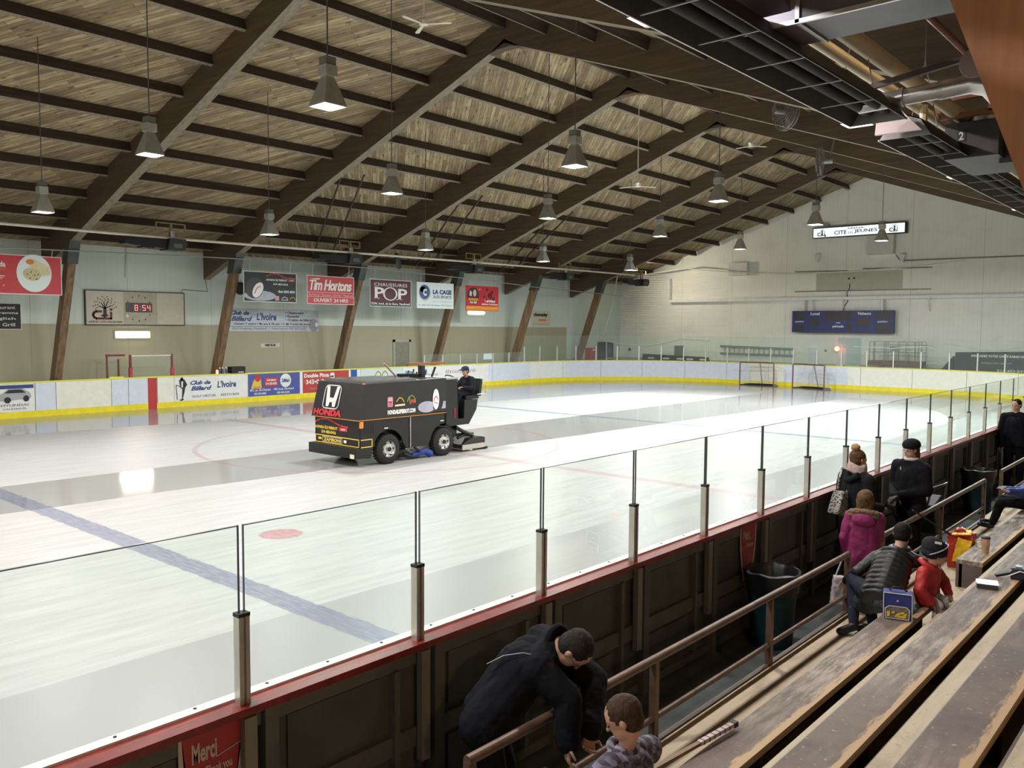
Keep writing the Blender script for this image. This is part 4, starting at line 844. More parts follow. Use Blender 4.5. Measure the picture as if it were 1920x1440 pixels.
txt(f, 'DEMANDEZ VOTRE CARTE RABAIS HONDA', .7, 1.24, 2.6, .12, WH, o, .04, .15); txt(f, 'HONDA ÎLE PERROT', 1.15, .93, 1.3, .08, flat((.55,.5,.5), .5, 0, 0, 'grey_text'), o, .03); txt(f, '514 453-5416', 1.85, .55, 1.3, .13, WH, o, .03)
tag(MB().prism([(5.1, 31.6, 1.1), (5.2, 31.6, -.045), (5.6, 31.6, -.045), (5.6, 31.6, 1.75)], (0, .3, 0)).build('dark_tarp', INK), 'dark folded corner of tarpaulin left of the large black banner', 'tarpaulin')
q0, q1 = Pw(1097, 676), Pw(1111, 652); o = empty('fire_cabinet', (XL, q0[1], 0), 'red cabinet with a white label standing at the left wall, far corner', 'cabinet')
MB().box(XL+.004, XL+.35, q0[1], q1[1], -.045, q1[2]).build('cabinet_body', RED, o); MB().box(XL+.35, XL+.36, q0[1]+.3, q1[1]-.25, q1[2]-.18, q1[2]-.08).build('white_label', WH, o)
q0, q1 = Pw(1120, 690), Pw(1136, 641); o = empty('vending_machine', (XL, q0[1], 0), 'tall black vending machine at the left wall beside the red cabinet', 'vending machine')
MB().box(XL+.004, XL+.6, q0[1], q1[1], -.045, q1[2]).build('machine_body', BLACKM, o); MB().box(XL+.6, XL+.61, q0[1]+.1, q1[1]-.25, 1.2, q1[2]-.15).build('glass_front', flat((.05,.055,.06), .15, 0, .2, 'front'), o); MB().box(XL+.6, XL+.615, q0[1]+.05, q1[1]-.05, 1.08, 1.12).build('shelf_strip', ALUW, o)
q = Pe(1260, 655); tag(MB().box(-10.55, -9.95, YW-.12, YW-.003, 1.33, 1.95).build('meter_box', flat((.22,.23,.24), .5, .2, .06, 'meter')), 'dark grey box on the far wall above the long black banner', 'electrical box')
q = Pe(1142, 656); tag(MB().box(-14.5+.5, -14.5+.65, YW-.1, YW-.003, 1.55, 1.72).build('fire_alarm', DARK), 'small dark alarm fitting on the far wall right of the vending machine', 'alarm')
# safety net with ropes at the far left corner
ROPE = flat((.72,.72,.62), .7, 0, .05, 'rope'); n0 = at(1158, 516, 0, -12.6)
NET = netmat('safety_net', (.62,.62,.55), .11, .025, (2,), .22)
def rope(pts, r, name, lab, cat='rope', mat=ROPE): return tag(MB().tube(pts, r, 6).build(name, mat, smooth=True), lab, cat)
A = Vector((-12.6, n0[1], n0[2])); Bp = at(1131, 628, 0, -13.2)
na = empty('safety_net', (-12.5, 26.5, 3), 'fine pale safety net gathered behind the far left glass', 'net')
v = []; K = 12
for i in range(K+1):
    t = i/K; top = Vector((-12.6+6.2*t, A[1]+ (31.3-A[1])*min(1, t*1.6), A[2]+.15*math.sin(pi*t)-.35*t+.3*t)); bot = Vector((Bp[0]+1.4*t, Bp[1]+1.0*t, Bp[2]-.1))
    for j in range(K+1):
        s = j/K; q = top.lerp(Vector((Bp[0]+6.6*t, min(31.3, Bp[1]+5*t), 2.75)), s); q.y += .12*math.sin(6*t+3*s); v.append(q)
mk('net_mesh', v, [(i*(K+1)+j, (i+1)*(K+1)+j, (i+1)*(K+1)+j+1, i*(K+1)+j+1) for i in range(K) for j in range(K)], NET, na)
MB().tube([A, A.lerp(Bp, .5)+Vector((.12, .0, -.1)), Bp], .03, 6).build('edge_rope', ROPE, na)
rope([Pe(1200,520)-Vector((0,1,0)), Pe(1300,505)-Vector((0,1,0)), Pe(1390,513)-Vector((0,1,0)), Pe(1520,515)-Vector((0,1,0)), Pe(1640,509)-Vector((0,1,0)), Pe(1760,498)-Vector((0,1,0)), Pe(1820,490)-Vector((0,1,0))], .035, 'net_cable', 'long white net cable swagged across the gable above the scoreboard')
q = lambda u, v: at(u, v, 1, YE+.09)
rope([q(1137,690), q(1137,640), q(1168,646), q(1210,649), q(1250,643), q(1275,636), q(1330,639)], .03, 'slack_rope', 'slack white rope hanging behind the far glass left of the goals')
rope([q(1600,650), q(1640,651), q(1670,654), q(1700,651), q(1740,650), q(1758,657)], .025, 'slack_rope', 'slack white rope hanging behind the far glass in front of the lift')
rope([q(1770,645), q(1810,650), q(1860,657), q(1890,655), q(1912,650)], .025, 'slack_rope', 'slack white rope hanging behind the far glass above the large banner')
# goals
GR = flat((.16,.06,.055), .4, 0, .1, 'goal_red'); NETG = netmat('goal_net', (.72,.72,.68), .05, .009, (0, 2), .8); NETS = netmat('goal_net_side', (.72,.72,.68), .05, .009, (1, 2), .8)
def goal(x, y, rz, lab):
    r = empty('hockey_goal', (0, 0, 0), lab, 'hockey goal', 'hockey goals')
    w, h, d = .93, 1.24, .85
    MB().tube([(-w,0,0),(-w,0,h-.04),(-w+.04,0,h),(w-.04,0,h),(w,0,h-.04),(w,0,0)], .032, 8).build('posts_and_crossbar', GR, r, True)
    MB().tube([(-w,0,.03),(-w-.05,d*.55,.03),(-w*.6,d,.03),(w*.6,d,.03),(w+.05,d*.55,.03),(w,0,.03)], .035, 8).tube([(-w,0,h),(-w*.75,.45,h),(w*.75,.45,h),(w,0,h)], .02, 6).tube([(0,.45,h),(0,d,.05)], .03, 6).build('base_frame', flat((.30,.27,.25), .5, 0, .1, 'base_frame'), r, True)
    mk('back_net', [(-w*.75,.45,h),(w*.75,.45,h),(w*.6,d,.05),(-w*.6,d,.05)], [(0,1,2,3)], NETG, r)
    for q_ in (-1, 1): mk('side_net', [(q_*w,0,h),(q_*w*.75,.45,h),(q_*w*.6,d,.05),(q_*(w+.05),d*.55,.05),(q_*w,0,.05)], [(0,1,2,3,4)], NETS, r)
    mk('top_net', [(-w,0,h),(w,0,h),(w*.75,.45,h),(-w*.75,.45,h)], [(0,1,2,3)], NETG, r)
    MB().tube([(-w*.95,.55,.04),(0,.62,.05),(w*.95,.55,.04)], .05, 6).build('skirt', DARK, r)
    r.location = (x, y, 0); r.rotation_euler = (0, 0, rz); return r
goal(-3.1, 28.15, math.radians(4), 'red framed hockey goal on the ice at the far end, the left one')
goal(-.15, 27.8, math.radians(-14), 'red framed hockey goal on the ice at the far end, the right one')

# ================================================================ UNDER THE RIDGE: FANS
FANW = flat((.78,.74,.62), .4, 0, .04, 'fan_cream')
def ceil_fan(x, y, z, rot, lab):
    r = empty('ceiling_fan', (x, y, z), lab, 'ceiling fan', 'ceiling fans'); MB().tube([(x,y,z+.1),(x,y,zdeck(x)-.3)], .014, 6).build('rod', FANW, r); MB().lathe([(.05,-.06),(.11,-.04),(.11,.06),(.04,.1)], (x,y,z), 16).build('motor', FANW, r, True)
    for k in range(3):
        t = rot+k*2*pi/3; d = Vector((math.cos(t), math.sin(t), 0)); n = Vector((-d.y, d.x, 0)); c = Vector((x,y,z-.03))
        MB().prism([c+d*.1-n*.03, c+d*.62-n*.055, c+d*.69-n*.02, c+d*.69+n*.03, c+d*.62+n*.06, c+d*.1+n*.03], (0,0,.012)).build('blade', FANW, r)
ceil_fan(1.4, -.1, 10.35, .55, 'white three bladed ceiling fan nearest the top edge of the photo')
ceil_fan(1.4, 9.4, 7.7, 1.1, 'white three bladed ceiling fan on a long rod in the middle of the hall')
ceil_fan(1.4, 17.5, 10.3, .9, 'white three bladed ceiling fan close under the ridge, farthest away')
ceil_fan(1.2, -9.9, 8.0, .2, 'white three bladed ceiling fan whose blade tip shows at the upper left corner')
FG = flat((.22,.21,.20), .4, .5, .1, 'fan_guard')
def cage_fan(c, ax, r0, lab):
    c = Vector(c); ax = Vector(ax).normalized(); a = ax.cross(Vector((0,0,1))).normalized(); b = a.cross(ax)
    o = empty('circulation_fan', c, lab, 'fan', 'caged circulation fans'); m = MB()
    for rr in (.2, .35, .5, .65, .8, .92, 1.0):
        for s in (-1, 1):
            h = s*.13*math.sqrt(max(0, 1-rr**2*.85)); m.tube([c+ax*h+(a*math.cos(t)+b*math.sin(t))*r0*rr for t in [2*pi*k/24 for k in range(25)]], .005 if rr < 1 else .012, 4, False)
    for k in range(20):
        t = 2*pi*k/20
        for s in (-1, 1): m.tube([c+ax*s*.13*math.sqrt(max(0, 1-q**2*.85))+(a*math.cos(t)+b*math.sin(t))*r0*q for q in (.05,.4,.75,1)], .004, 4, False)
    m.build('cage', FG, o)
    for k in range(3):
        t = 2*pi*k/3+.3; d = a*math.cos(t)+b*math.sin(t); n = ax.cross(d)
        MB().add([c+d*.1*r0, c+d*.9*r0-n*.13, c+d*.95*r0+n*.03, c+d*.85*r0+n*.16+ax*.05, c+d*.1*r0+ax*.01], [(0,1,2,3,4)]).build('blade', flat((.30,.29,.28), .4, .4, .1, 'fan_blade'), o)
    MB().lathe([(.1,.05),(.1,.4)], c, 12, ax).beam(c+ax*.3, c+ax*.3+Vector((.15,0,.75)), .04, .04).build('motor', FG, o)
cage_fan((7.05, 7.9, 8.9), (-.44, -.88, 0), .50, 'large round caged fan hung from the right roof slope, the nearer one')
cage_fan((5.6, 14.0, 8.65), (.95, .25, 0), .48, 'large round caged fan hung from the right roof slope, the farther one seen edge-on')

# ================================================================ HEATERS, DUCTS AND PIPES ABOVE THE SEATS
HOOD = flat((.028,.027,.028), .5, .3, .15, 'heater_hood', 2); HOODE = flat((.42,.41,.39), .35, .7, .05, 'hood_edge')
def heater(y0, y1, lab, strap0, sp=.74):
    xa, xb = 13.86, 14.36; z = 5.0; r = empty('radiant_heater', ((xa+xb)/2, (y0+y1)/2, z), lab, 'heater', 'long radiant heaters')
    m = MB(); pr = [(xa, z), (xa+.10, z+.16), (xa+.22, z+.21), (xb-.22, z+.21), (xb-.10, z+.16), (xb, z)]
    v = [(x, y, zz) for y in (y0, y1) for x, zz in pr]+[(x, y, zz+.012) for y in (y0, y1) for x, zz in pr]; n = len(pr)
    f = [(i, i+1, n+i+1, n+i) for i in range(n-1)]+[(2*n+i, 2*n+i+1, 3*n+i+1, 3*n+i) for i in range(n-1)]+[(0,n,3*n,2*n),(n-1,2*n-1,4*n-1,3*n-1)]
    m.add(v, f).build('reflector_hood', HOOD, r)
    for yy_ in (y0, y1): MB().prism([(x, yy_, zz) for x, zz in pr], (0, .01, 0)).build('end_plate', flat((.25,.24,.24), .4, .5, .05, 'hood_end'), r)
    MB().tube([(xa+.17, y0+.05, z+.11), (xa+.17, y1-.05, z+.11)], .055, 12).tube([(xb-.17, y0+.05, z+.11), (xb-.17, y1-.05, z+.11)], .055, 12).build('burner_tubes', flat((.03,.028,.03), .7, .2, .1, 'tube'), r, True)
    m = MB(); y = strap0
    while y < y1-.1:
        if y > y0+.1: MB().box(xa+.02, xb-.02, y-.008, y+.008, z+.015, z+.022).build('wire_strap', flat((.20,.19,.19), .4, .6, 0, 'strap'), r)
        y += sp
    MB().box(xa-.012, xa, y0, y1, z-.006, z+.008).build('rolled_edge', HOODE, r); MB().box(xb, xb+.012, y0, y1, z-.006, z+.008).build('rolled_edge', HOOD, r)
    for y in (y0+.6, (y0+y1)/2, y1-.6):
        MB().tube([(xa+.1, y, z+.16), ((xa+xb)/2, y, z+.9)], .006, 4).tube([(xb-.1, y, z+.16), ((xa+xb)/2, y, z+.9)], .006, 4).tube([((xa+xb)/2, y, z+.9), ((xa+xb)/2, y, zdeck(14.1)-.05)], .006, 4).build('hanging_chain', flat((.15,.14,.13), .5, .5, 0, 'chain'), r)
    pass
heater(-15.5, -6.05, 'long dark radiant tube heater hood over the seats, the nearer section', -15.0)
heater(-5.25, 6.5, 'long dark radiant tube heater hood over the seats, the farther section', -4.73)
c = empty('burner_box', (14.05, -5.75, 5.0), 'pinkish metal end box where the exhaust pipe meets the heater', 'burner box')
MB().prism([(13.88,-5.45,5.02),(14.32,-5.45,5.02),(14.12,-5.45,5.24),(13.9,-5.45,5.24)], (0,.05,0)).build('end_flap', flat((.50,.42,.42), .4, .3, .05, 'flap'), c); MB().box(13.95, 14.12, -6.4, -6.15, 5.1, 5.2).build('coupling', BLACKM, c)
# silver exhaust pipe
o = empty('exhaust_pipe', (14.6, -6.3, 5.2), 'shiny galvanised exhaust pipe crossing from the heater towards the orange post', 'exhaust pipe')
MB().tube([(14.02,-6.32,5.12),(14.75,-6.29,5.15)], .075, 16).build('pipe', STEEL, o, True); MB().tube([(14.72,-6.29,5.15),(14.95,-6.27,5.17),(15.1,-6.27,5.12),(15.22,-6.25,4.95),(15.36,-6.22,4.6)], [.085,.09,.095,.085,.075], 16).build('elbow', STEEL, o, True)
for c_ in ((14.4,-6.31,5.135), (14.72,-6.29,5.15)): MB().lathe([(.085,-.02),(.085,.02)], c_, 16, (1,0,0)).build('clamp', flat((.40,.40,.39), .3, .8, .1, 'clamp'), o, True)
MB().lathe([(.12,0),(.12,.015)], (15.02,-6.47,5.28), 24, (.3,-1,-.1)).build('round_cap', flat((.40,.33,.31), .4, .4, .05, 'cap'), o, True)
MB().beam((14.1,-6.22,5.3),(14.9,-6.17,5.42), .05, .05).build('support_bar', flat((.12,.10,.10), .5, .3, 0, 'bar'), o)
# pipes
CRP = flat((.72,.60,.38), .45, 0, .06, 'cream_insulation'); RBP = flat((.24,.09,.06), .5, .2, .15, 'red_brown_pipe')
def pipe(x, z, r, mat, lab, y0=-16, y1=30): return tag(MB().tube([(x,y0,z),(x,y1,z)], r, 12).build('pipe', mat, smooth=True), lab, 'pipe')
pipe(14.02, 5.45, .055, CRP, 'thinner cream insulated pipe above the heater hood'); pipe(14.22, 5.50, .075, CRP, 'thicker cream insulated pipe above the heater hood')
pipe(14.75, 5.62, .03, RBP, 'reddish brown water pipe under the right roof slope')
o = empty('pipe_hanger', (14.1, -9, 5.4), 'short white drop pipe under the cream pipes near the big duct', 'pipe'); MB().tube([(14.0,-8.45,5.4),(13.97,-8.35,5.15)], .03, 8).build('drop_pipe', flat((.6,.55,.48), .5, 0, 0, 'drop'), o)
tag(MB().tube([(14.1,-4.6,5.45),(14.1,-4.6,5.12)], .04, 8).build('drop_pipe', CRP), 'short cream drop pipe beside the exhaust pipe', 'pipe')
# big rectangular duct
o = empty('air_duct', (14.3, -8.2, 5.5), 'big rectangular galvanised air duct with an elbow at the top of the photo', 'air duct')
MB().box(14.48, 17.0, -8.80, -8.30, 5.12, 5.72).build('cross_duct', STEELD, o)
MB().box(13.92, 14.47, -8.80, -8.30, 5.12, 5.72).build('end_section', flat((.36,.33,.36), .35, .6, .25, 'duct_purple', 1.2), o)
MB().prism([(13.92,-8.80,5.2),(13.92,-9.3,5.42),(13.92,-9.3,5.80),(13.92,-8.80,5.72)], (.5,0,0)).build('elbow', flat((.20,.16,.20), .35, .7, .2, 'duct_elbow', 1.5), o)
MB().box(14.46, 14.49, -8.82, -8.29, 5.105, 5.73).build('seam', STEEL, o); MB().box(13.92, 17.0, -8.82, -8.80, 5.10, 5.13).build('seam', STEEL, o)
# unit 2
o = empty('roof_unit', (14.2, -1.6, 5.2), 'dark fan heater box numbered 2 in a wooden frame above the far heater', 'heater'); UC = Vector((14.55, -2.0, 5.15))
class SMB(MB):
    def build(s, *a_, **k_):
        s.v = [v+Vector((-.33,-.95,0)) for v in s.v]; return MB.build(s, *a_, **k_)
SMB().box(14.45, 15.0, -2.9, -1.6, 4.98, 5.38).box(14.95, 15.12, -2.6, -1.7, 4.93, 5.2).build('casing', flat((.045,.042,.045), .5, .2, .12, 'unit_grey'), o)
SMB().lathe([(.24,5.38),(.27,5.5)], (14.7,-2.3,0), 20).build('round_collar', STEEL, o, True)
WD = flat((.26,.13,.06), .6, 0, .2, 'frame_wood')
SMB().box(14.35,15.15,-2.98,-2.92,5.42,5.47).box(14.35,15.15,-1.65,-1.6,5.42,5.47).box(14.35,14.41,-2.95,-1.6,5.42,5.47).box(15.1,15.15,-2.95,-1.6,5.42,5.47).box(14.35,15.15,-2.98,-2.92,5.62,5.68).box(14.35,14.41,-2.98,-2.92,5.45,5.65).box(14.9,14.96,-2.98,-2.92,5.45,5.65).build('wooden_frame', WD, o)
f = FYn(-2.905-.95, 14.58-.33, 5.16); rect(f, 0, 0, .09, .13, INK, o, 'number_plate', .0, .004); txt(f, '2', .02, .02, .05, .09, WH, o, .02, off=.005)

# ================================================================ SEATING
def tread(k):                    # foot level k
    x0 = 14.0 if k == 1 else 14.34+.62*(k-1)
    x1 = 14.60 if k == 1 else x0+.62
    z = .3*k
    return x0, x1, z
for k in range(1, 9):
    z = .3*k; x0 = 14.0 if k == 1 else 14.95+.62*(k-2); x1 = 14.95+.62*(k-1)
    o = MB().box(x0, x1+.02, Y0+.2, 24, z-.04, z).build('tread', TREAD); tag(o, 'worn plywood foot level of the stand, %s step up from the walkway' % ordinal(k), 'step')
    tag(MB().box(x1-.03, x1+.0, Y0+.2, 24, z, z+.26).build('riser', RISER), 'dark riser board behind the %s foot level' % ordinal(k), 'riser')
    bx0 = 14.60+.62*(k-1); bz = .3*(k+1)
    def bench(a, b, lab):
        r = empty('bench', (bx0+.13, (a+b)/2, bz), lab, 'bench', 'plank benches of the stand')
        MB().box(bx0, bx0+.255, a, b, bz-.045, bz).build('seat_plank', BENCH, r)
        m = MB(); y = a+.15
        m.box(bx0+.03, bx0+.06, a, b, z, bz-.045)
        while y < b: m.box(bx0+.03, bx0+.22, y, y+.05, z, bz-.045); y += 1.6
        m.box(bx0+.0, bx0+.25, a, a+.03, z, bz-.045); m.build('support', flat((.115,.085,.078), .7, 0, .12, 'bench_support'), r)
    if k == 1:
        bench(Y0+.3, -6.08, 'worn front bench of the stand, near section where the children sit'); bench(-4.6, 23.5, 'worn front bench beyond the aisle, with a travel mug on it')
    else: bench(Y0+.3, 23.5, 'worn long bench of the stand, %s row up' % ordinal(k))
tag(MB().box(13.99, 14.02, Y0+.2, 24, 0.0, .262).build('fascia', flat((.07,.055,.045), .7, 0, .15, 'fascia')), 'dark fascia board along the walkway edge of the stand', 'fascia')
# railings
def railing(y0, y1, posts, lab):
    r = empty('railing', (14.03, (y0+y1)/2, 0), lab, 'railing', 'brown pipe railings'); x = 14.03
    MB().tube([(x, y0, .87),(x, y1, .87)], .028, 12).build('top_rail', RUST, r, True); MB().tube([(x, y0, .47),(x, y1, .47)], .021, 10).build('middle_rail', RUST, r, True)
    MB().box(x-.012, x+.02, y0, y1, .275, .315).build('bottom_angle', flat((.075,.058,.045), .55, .2, .2, 'angle'), r)
    for y in posts: MB().box(x-.024, x+.024, y-.024, y+.024, .0, .86).build('post', RUST, r)
railing(-11.52, -6.22, [-11.5, -9.75, -7.98, -6.24], 'brown pipe railing along the walkway, nearest section'); railing(-5.25, -.75, [-5.23, -3.0, -.77], 'brown pipe railing along the walkway, second section beyond the gap')
railing(.3, 4.5, [.32, 2.4, 4.48], 'brown pipe railing along the walkway, third section')
railing(5.5, 12, [5.52, 8.7, 11.98], 'brown pipe railing along the walkway, farthest section')
# thanks stickers on the boards
def sticker(y, lab):
    o = empty('thank_you_sticker', (XB+.07, y, .6), lab, 'sticker', 'thank you stickers'); f = FX(XB+.090, y-.14, .55)
    poly(f, [(0,.56),(.32,.56),(.31,.40),(.27,.15),(.22,0),(.10,0),(.05,.15),(.01,.40)], flat((.33,.03,.03), .5, 0, .06, 'sticker_red'), o, 'red_shape', .0, .003); g = flat((.5,.42,.38), .5, 0, 0, 'sticker_text')
    poly(f, [(-.015,.56),(0,.56),(.05,.15),(.10,0),(.07,0),(.03,.12),(-.015,.35)], g, o, 'pale_edge', .0, .003); poly(f, [(.335,.56),(.32,.56),(.27,.15),(.22,0),(.25,0),(.29,.12),(.335,.35)], g, o, 'pale_edge', .0, .003)
    txt(f, 'Merci', .05, .40, .13, .10, g, o, .03); txt(f, 'Thank you', .12, .31, .14, .06, g, o, .02); strokes(f, [[(.18,.40),(.31,.43)],[(.03,.33),(.12,.35)]], .004, g, o, 'rule', .004)
sticker(-12.45, 'red Merci Thank you sticker on the board back in the lower left foreground'); sticker(-6.67, 'red Merci sticker on the board back above the nearer waste bin')
# bins
def bin_(x, y, lab):
    r = empty('waste_bin', (x, y, 0), lab, 'waste bin', 'bins along the walkway'); MB().lathe([(.20,0),(.235,.66),(.25,.68),(.235,.66),(.19,.02)], (x,y,0), 28, caps=False).lathe([(.20,0),(.20,.01)], (x,y,0), 28).build('bin_body', flat((.005,.028,.03), .5, 0, .08, 'teal_bin'), r, True)
    m = MB(); n = 40; rings = []
    for rr, zz in ((.245,.52),(.262,.66),(.268,.72),(.245,.73),(.22,.69),(.20,.45),(.12,.38)):
        for k in range(n): t = 2*pi*k/n; q = 1+.03*math.sin(9*t+zz*20)+.02*random.uniform(-1,1); m.v.append(Vector((x+rr*q*math.cos(t), y+rr*q*math.sin(t), zz+.008*math.sin(7*t))))
    for i in range(6):
        for k in range(n): m.f.append((i*n+k, i*n+(k+1) % n, (i+1)*n+(k+1) % n, (i+1)*n+k))
    m.f.append(tuple(range(6*n, 7*n))); m.build('bin_liner', flat((.006,.006,.007), .4, 0, 0, 'liner'), r, True)
bin_(13.50, -6.75, 'teal waste bin with a black liner below the Merci sticker, the nearer one'); bin_(13.5, 1.3, 'dark waste bin with a black liner farther up the walkway')

# ================================================================ ICE RESURFACER
Z = empty('ice_resurfacer', (1.75, -1.2, 0), 'black ice resurfacing machine with dealer ads driving across the ice', 'ice resurfacer')
BK = flat((.007,.007,.008), .38, 0, .12, 'machine_black'); BK2 = flat((.016,.0155,.016), .42, 0, .1, 'machine_charcoal'); TY = flat((.009,.009,.009), .75, 0, .2, 'tyre'); CH = flat((.62,.62,.60), .22, .95, .05, 'chrome')
xa, xb = .92, 2.60
# snow tank, slightly flared
MB().prism([(xa,-3.10,1.03),(xb,-3.10,1.03),(xb+.0,-2.90,1.80),(xa,-2.90,1.80)], (0,.02,0)).add([(xa,-3.08,1.03),(xb,-3.08,1.03),(xb,-.50,1.06),(xa,-.50,1.06),(xa+.02,-2.88,1.80),(xb-.0,-2.88,1.80),(xb,-.50,1.84),(xa+.02,-.50,1.84)], [(0,3,2,1),(4,5,6,7),(0,1,5,4),(1,2,6,5),(2,3,7,6),(3,0,4,7)]).build('snow_tank', BK2, Z)
MB().box(xa+.12, xb-.12, -2.8, -1.35, 1.802, 1.86).build('tank_lid', flat((.20,.20,.21), .18, .5, .1, 'tank_lid'), Z)
MB().prism([(xa+.03,-3.02,.42),(xb-.05,-3.02,.42),(xb-.05,-3.02,1.03),(xa+.03,-3.02,1.03)], (0,.4,0)).build('front_panel', BK, Z)
# lower side body with wheel arches cut as a profile
prof = [(-3.0,.22),(-2.72,.2)]; wy = (-2.25,-.56); R_ = .44
def archpts(c, r): return [(c+r*math.cos(t), .33+r*math.sin(t)) for t in [pi-.25-(pi-.5)*k/12 for k in range(13)]]
prof = [(-3.02,.2),(-2.75,.18)]+archpts(wy[0], R_)+[(-1.72,.30),(-1.05,.30)]+archpts(wy[1], R_)[:8]+[(-.50,.9),(-.50,1.05),(-3.02,1.03)]
MB().prism([(xb-.06, y, z) for y, z in prof], (.035, 0, 0)).build('side_panel', BK, Z); MB().prism([(xa+.03, y, z) for y, z in prof], (.035, 0, 0)).build('side_panel', BK, Z)
MB().box(xa+.25, xb-.25, -2.95, .1, .45, .95).build('chassis', BK, Z)
MB().box(xa-.06, xb-.02, -3.14, -2.98, .20, .42).build('front_bumper', BK, Z); MB().box(xb-.24, xb-.10, -3.15, -3.14, .20, .29).build('pale_reflector', flat((.7,.65,.45), .4, 0, 0, 'reflector'), Z)
MB().box(xa+.02, xb+.01, -3.12, -.5, 1.015, 1.035).build('orange_trim', flat((.40,.17,.03), .4, 0, 0, 'orange_trim'), Z)
MB().tube([(xb-.01,-1.62,1.0),(xb-.01,-1.62,.32)], .012, 8).build('side_pipe', CH, Z, True); MB().box(xb-.02,xb+.0,-2.38,-2.28,.80,.82).box(xb-.02,xb+.0,-.68,-.58,.83,.85).build('arch_lights', WH, Z)
m = MB()
for k in range(5): m.box(xb-.026, xb-.02, -2.93+.06*k, -2.89+.06*k, .72, .95)
m.build('side_grille', flat((.008,.008,.008), .6, 0, 0, 'grille_black'), Z)
# wheels
for y in wy:
    for x in (xb-.21, xa+.02+.0):
        w = empty('wheel', (x, y, .33)); par(w, Z); w.matrix_parent_inverse = WM(Z).inverted()
        MB().lathe([(.19,0),(.28,.0),(.325,.03),(.335,.07),(.335,.14),(.325,.18),(.28,.21),(.19,.21)], (x, y, .335), 32, (1,0,0), False).build('tyre', TY, w, True)
        m = MB()
        for k in range(28):
            t = 2*pi*k/28; d = Vector((0, math.cos(t), math.sin(t))); n = Vector((0, -math.sin(t), math.cos(t))); m.obox(Vector((x+.105, y, .335))+d*.334, (.09,0,0), n*.014, d*.008)
        m.build('tread_blocks', TY, w)
        MB().lathe([(.19,.21),(.19,.20),(.175,.17),(.13,.15),(.12,.17),(.06,.175),(.055,.21),(.0,.215)], (x, y, .335), 28, (1,0,0), False).build('chrome_rim', CH, w, True)
        MB().lathe([(.05,.21),(.045,.235),(.0,.24)], (x, y, .335), 16, (1,0,0), False).build('hub', BK, w, True)
        m = MB()
        for k in range(6): t = 2*pi*k/6; m.lathe([(.022,.168),(.022,.176)], (x, y+.15*math.cos(t), .335+.15*math.sin(t)), 8, (1,0,0))
        m.build('rim_holes', INK, w)
# cab side / driver station
MB().prism([(xb-.04,-.50,.75),(xb-.04,-.50,1.80),(xb-.04,-.14,1.80),(xb-.04,-.10,.84),(xb-.04,.10,.84),(xb-.04,.12,1.28),(xb-.04,.58,1.28),(xb-.04,.53,1.03),(xb-.04,.27,.69),(xb-.04,-.37,.69)], (.04,0,0)).build('cab_side', BK, Z)
MB().box(xa+.2, xb-.04, -.49, .25, .70, .84).build('driver_floor', BK, Z); MB().box(xa+.2, xb-.05, -.46, -.34, .84, 1.78).build('bulkhead', BK, Z); MB().prism([(xa+.2,.14,.84),(xa+.2,.14,1.27),(xa+.2,.56,1.27),(xa+.2,.5,1.03),(xa+.2,.3,.84)], (1.44,0,0)).build('seat_box', BK, Z)
MB().box(xa+.2, xb+.0, -.5, -.10, 1.80, 1.84).build('dash_shelf', flat((.40,.40,.38), .4, .4, .1, 'dash'), Z)
sx_ = 2.22
MB().box(sx_-.22, sx_+.2, .35, .80, 1.27, 1.36).build('seat', BLACKM, Z); MB().prism([(sx_-.2,.80,1.33),(sx_-.2,.88,1.33),(sx_-.2,.94,1.74),(sx_-.2,.87,1.76)], (.4,0,0)).build('seat_back', BLACKM, Z); MB().tube([(sx_+.24,.7,1.38),(sx_+.24,.98,1.38),(sx_+.24,1.02,1.42),(sx_+.24,1.02,1.6),(sx_+.24,.9,1.64)], .014, 8).build('armrest_hoop', ALU, Z, True)
m = MB(); c = Vector((sx_,.06,1.78)); ax = Vector((0,.55,.83)).normalized(); a_ = Vector((1,0,0)); b_ = ax.cross(a_)
m.tube([c+(a_*math.cos(t)+b_*math.sin(t))*.17 for t in [2*pi*k/24 for k in range(25)]], .014, 8, False).tube([c-ax*.02, c-ax*.32], .02, 8).tube([c-a_*.16, c+a_*.16], .012, 6); m.build('steering_wheel', BLACKM, Z, True)
# levers and gear on top
m = MB()
for x, y, h in ((1.5,-.75,.16),(1.62,-.7,.2),(1.75,-.72,.14),(1.9,-.66,.22),(2.05,-.7,.18)): m.tube([(x,y,1.8),(x+.02,y+.04,1.8+h)], .012, 6); m.ball((x+.02,y+.04,1.8+h), .022, 8)
m.box(1.3,1.5,-.9,-.62,1.82,1.9); m.box(1.7,1.95,-.85,-.6,1.82,1.92); m.build('control_levers', BLACKM, Z)
MB().tube([(1.75,-1.25,1.82),(1.72,-1.65,2.18)], .022, 8).build('wooden_handle', flat((.35,.20,.14), .6, 0, .1, 'handle_wood'), Z, True)
MB().box(1.86, 2.0, -.72, -.62, 1.8, 2.12).build('mast', BK2, Z); MB().box(1.66, 1.72, -.92, .30, 2.12, 2.17).build('squeegee_bar', flat((.33,.10,.05), .5, 0, .1, 'bar_red'), Z); MB().beam((2.05,-.45,1.84),(2.1,-.38,2.08), .02, .05).build('black_lever', BLACKM, Z)
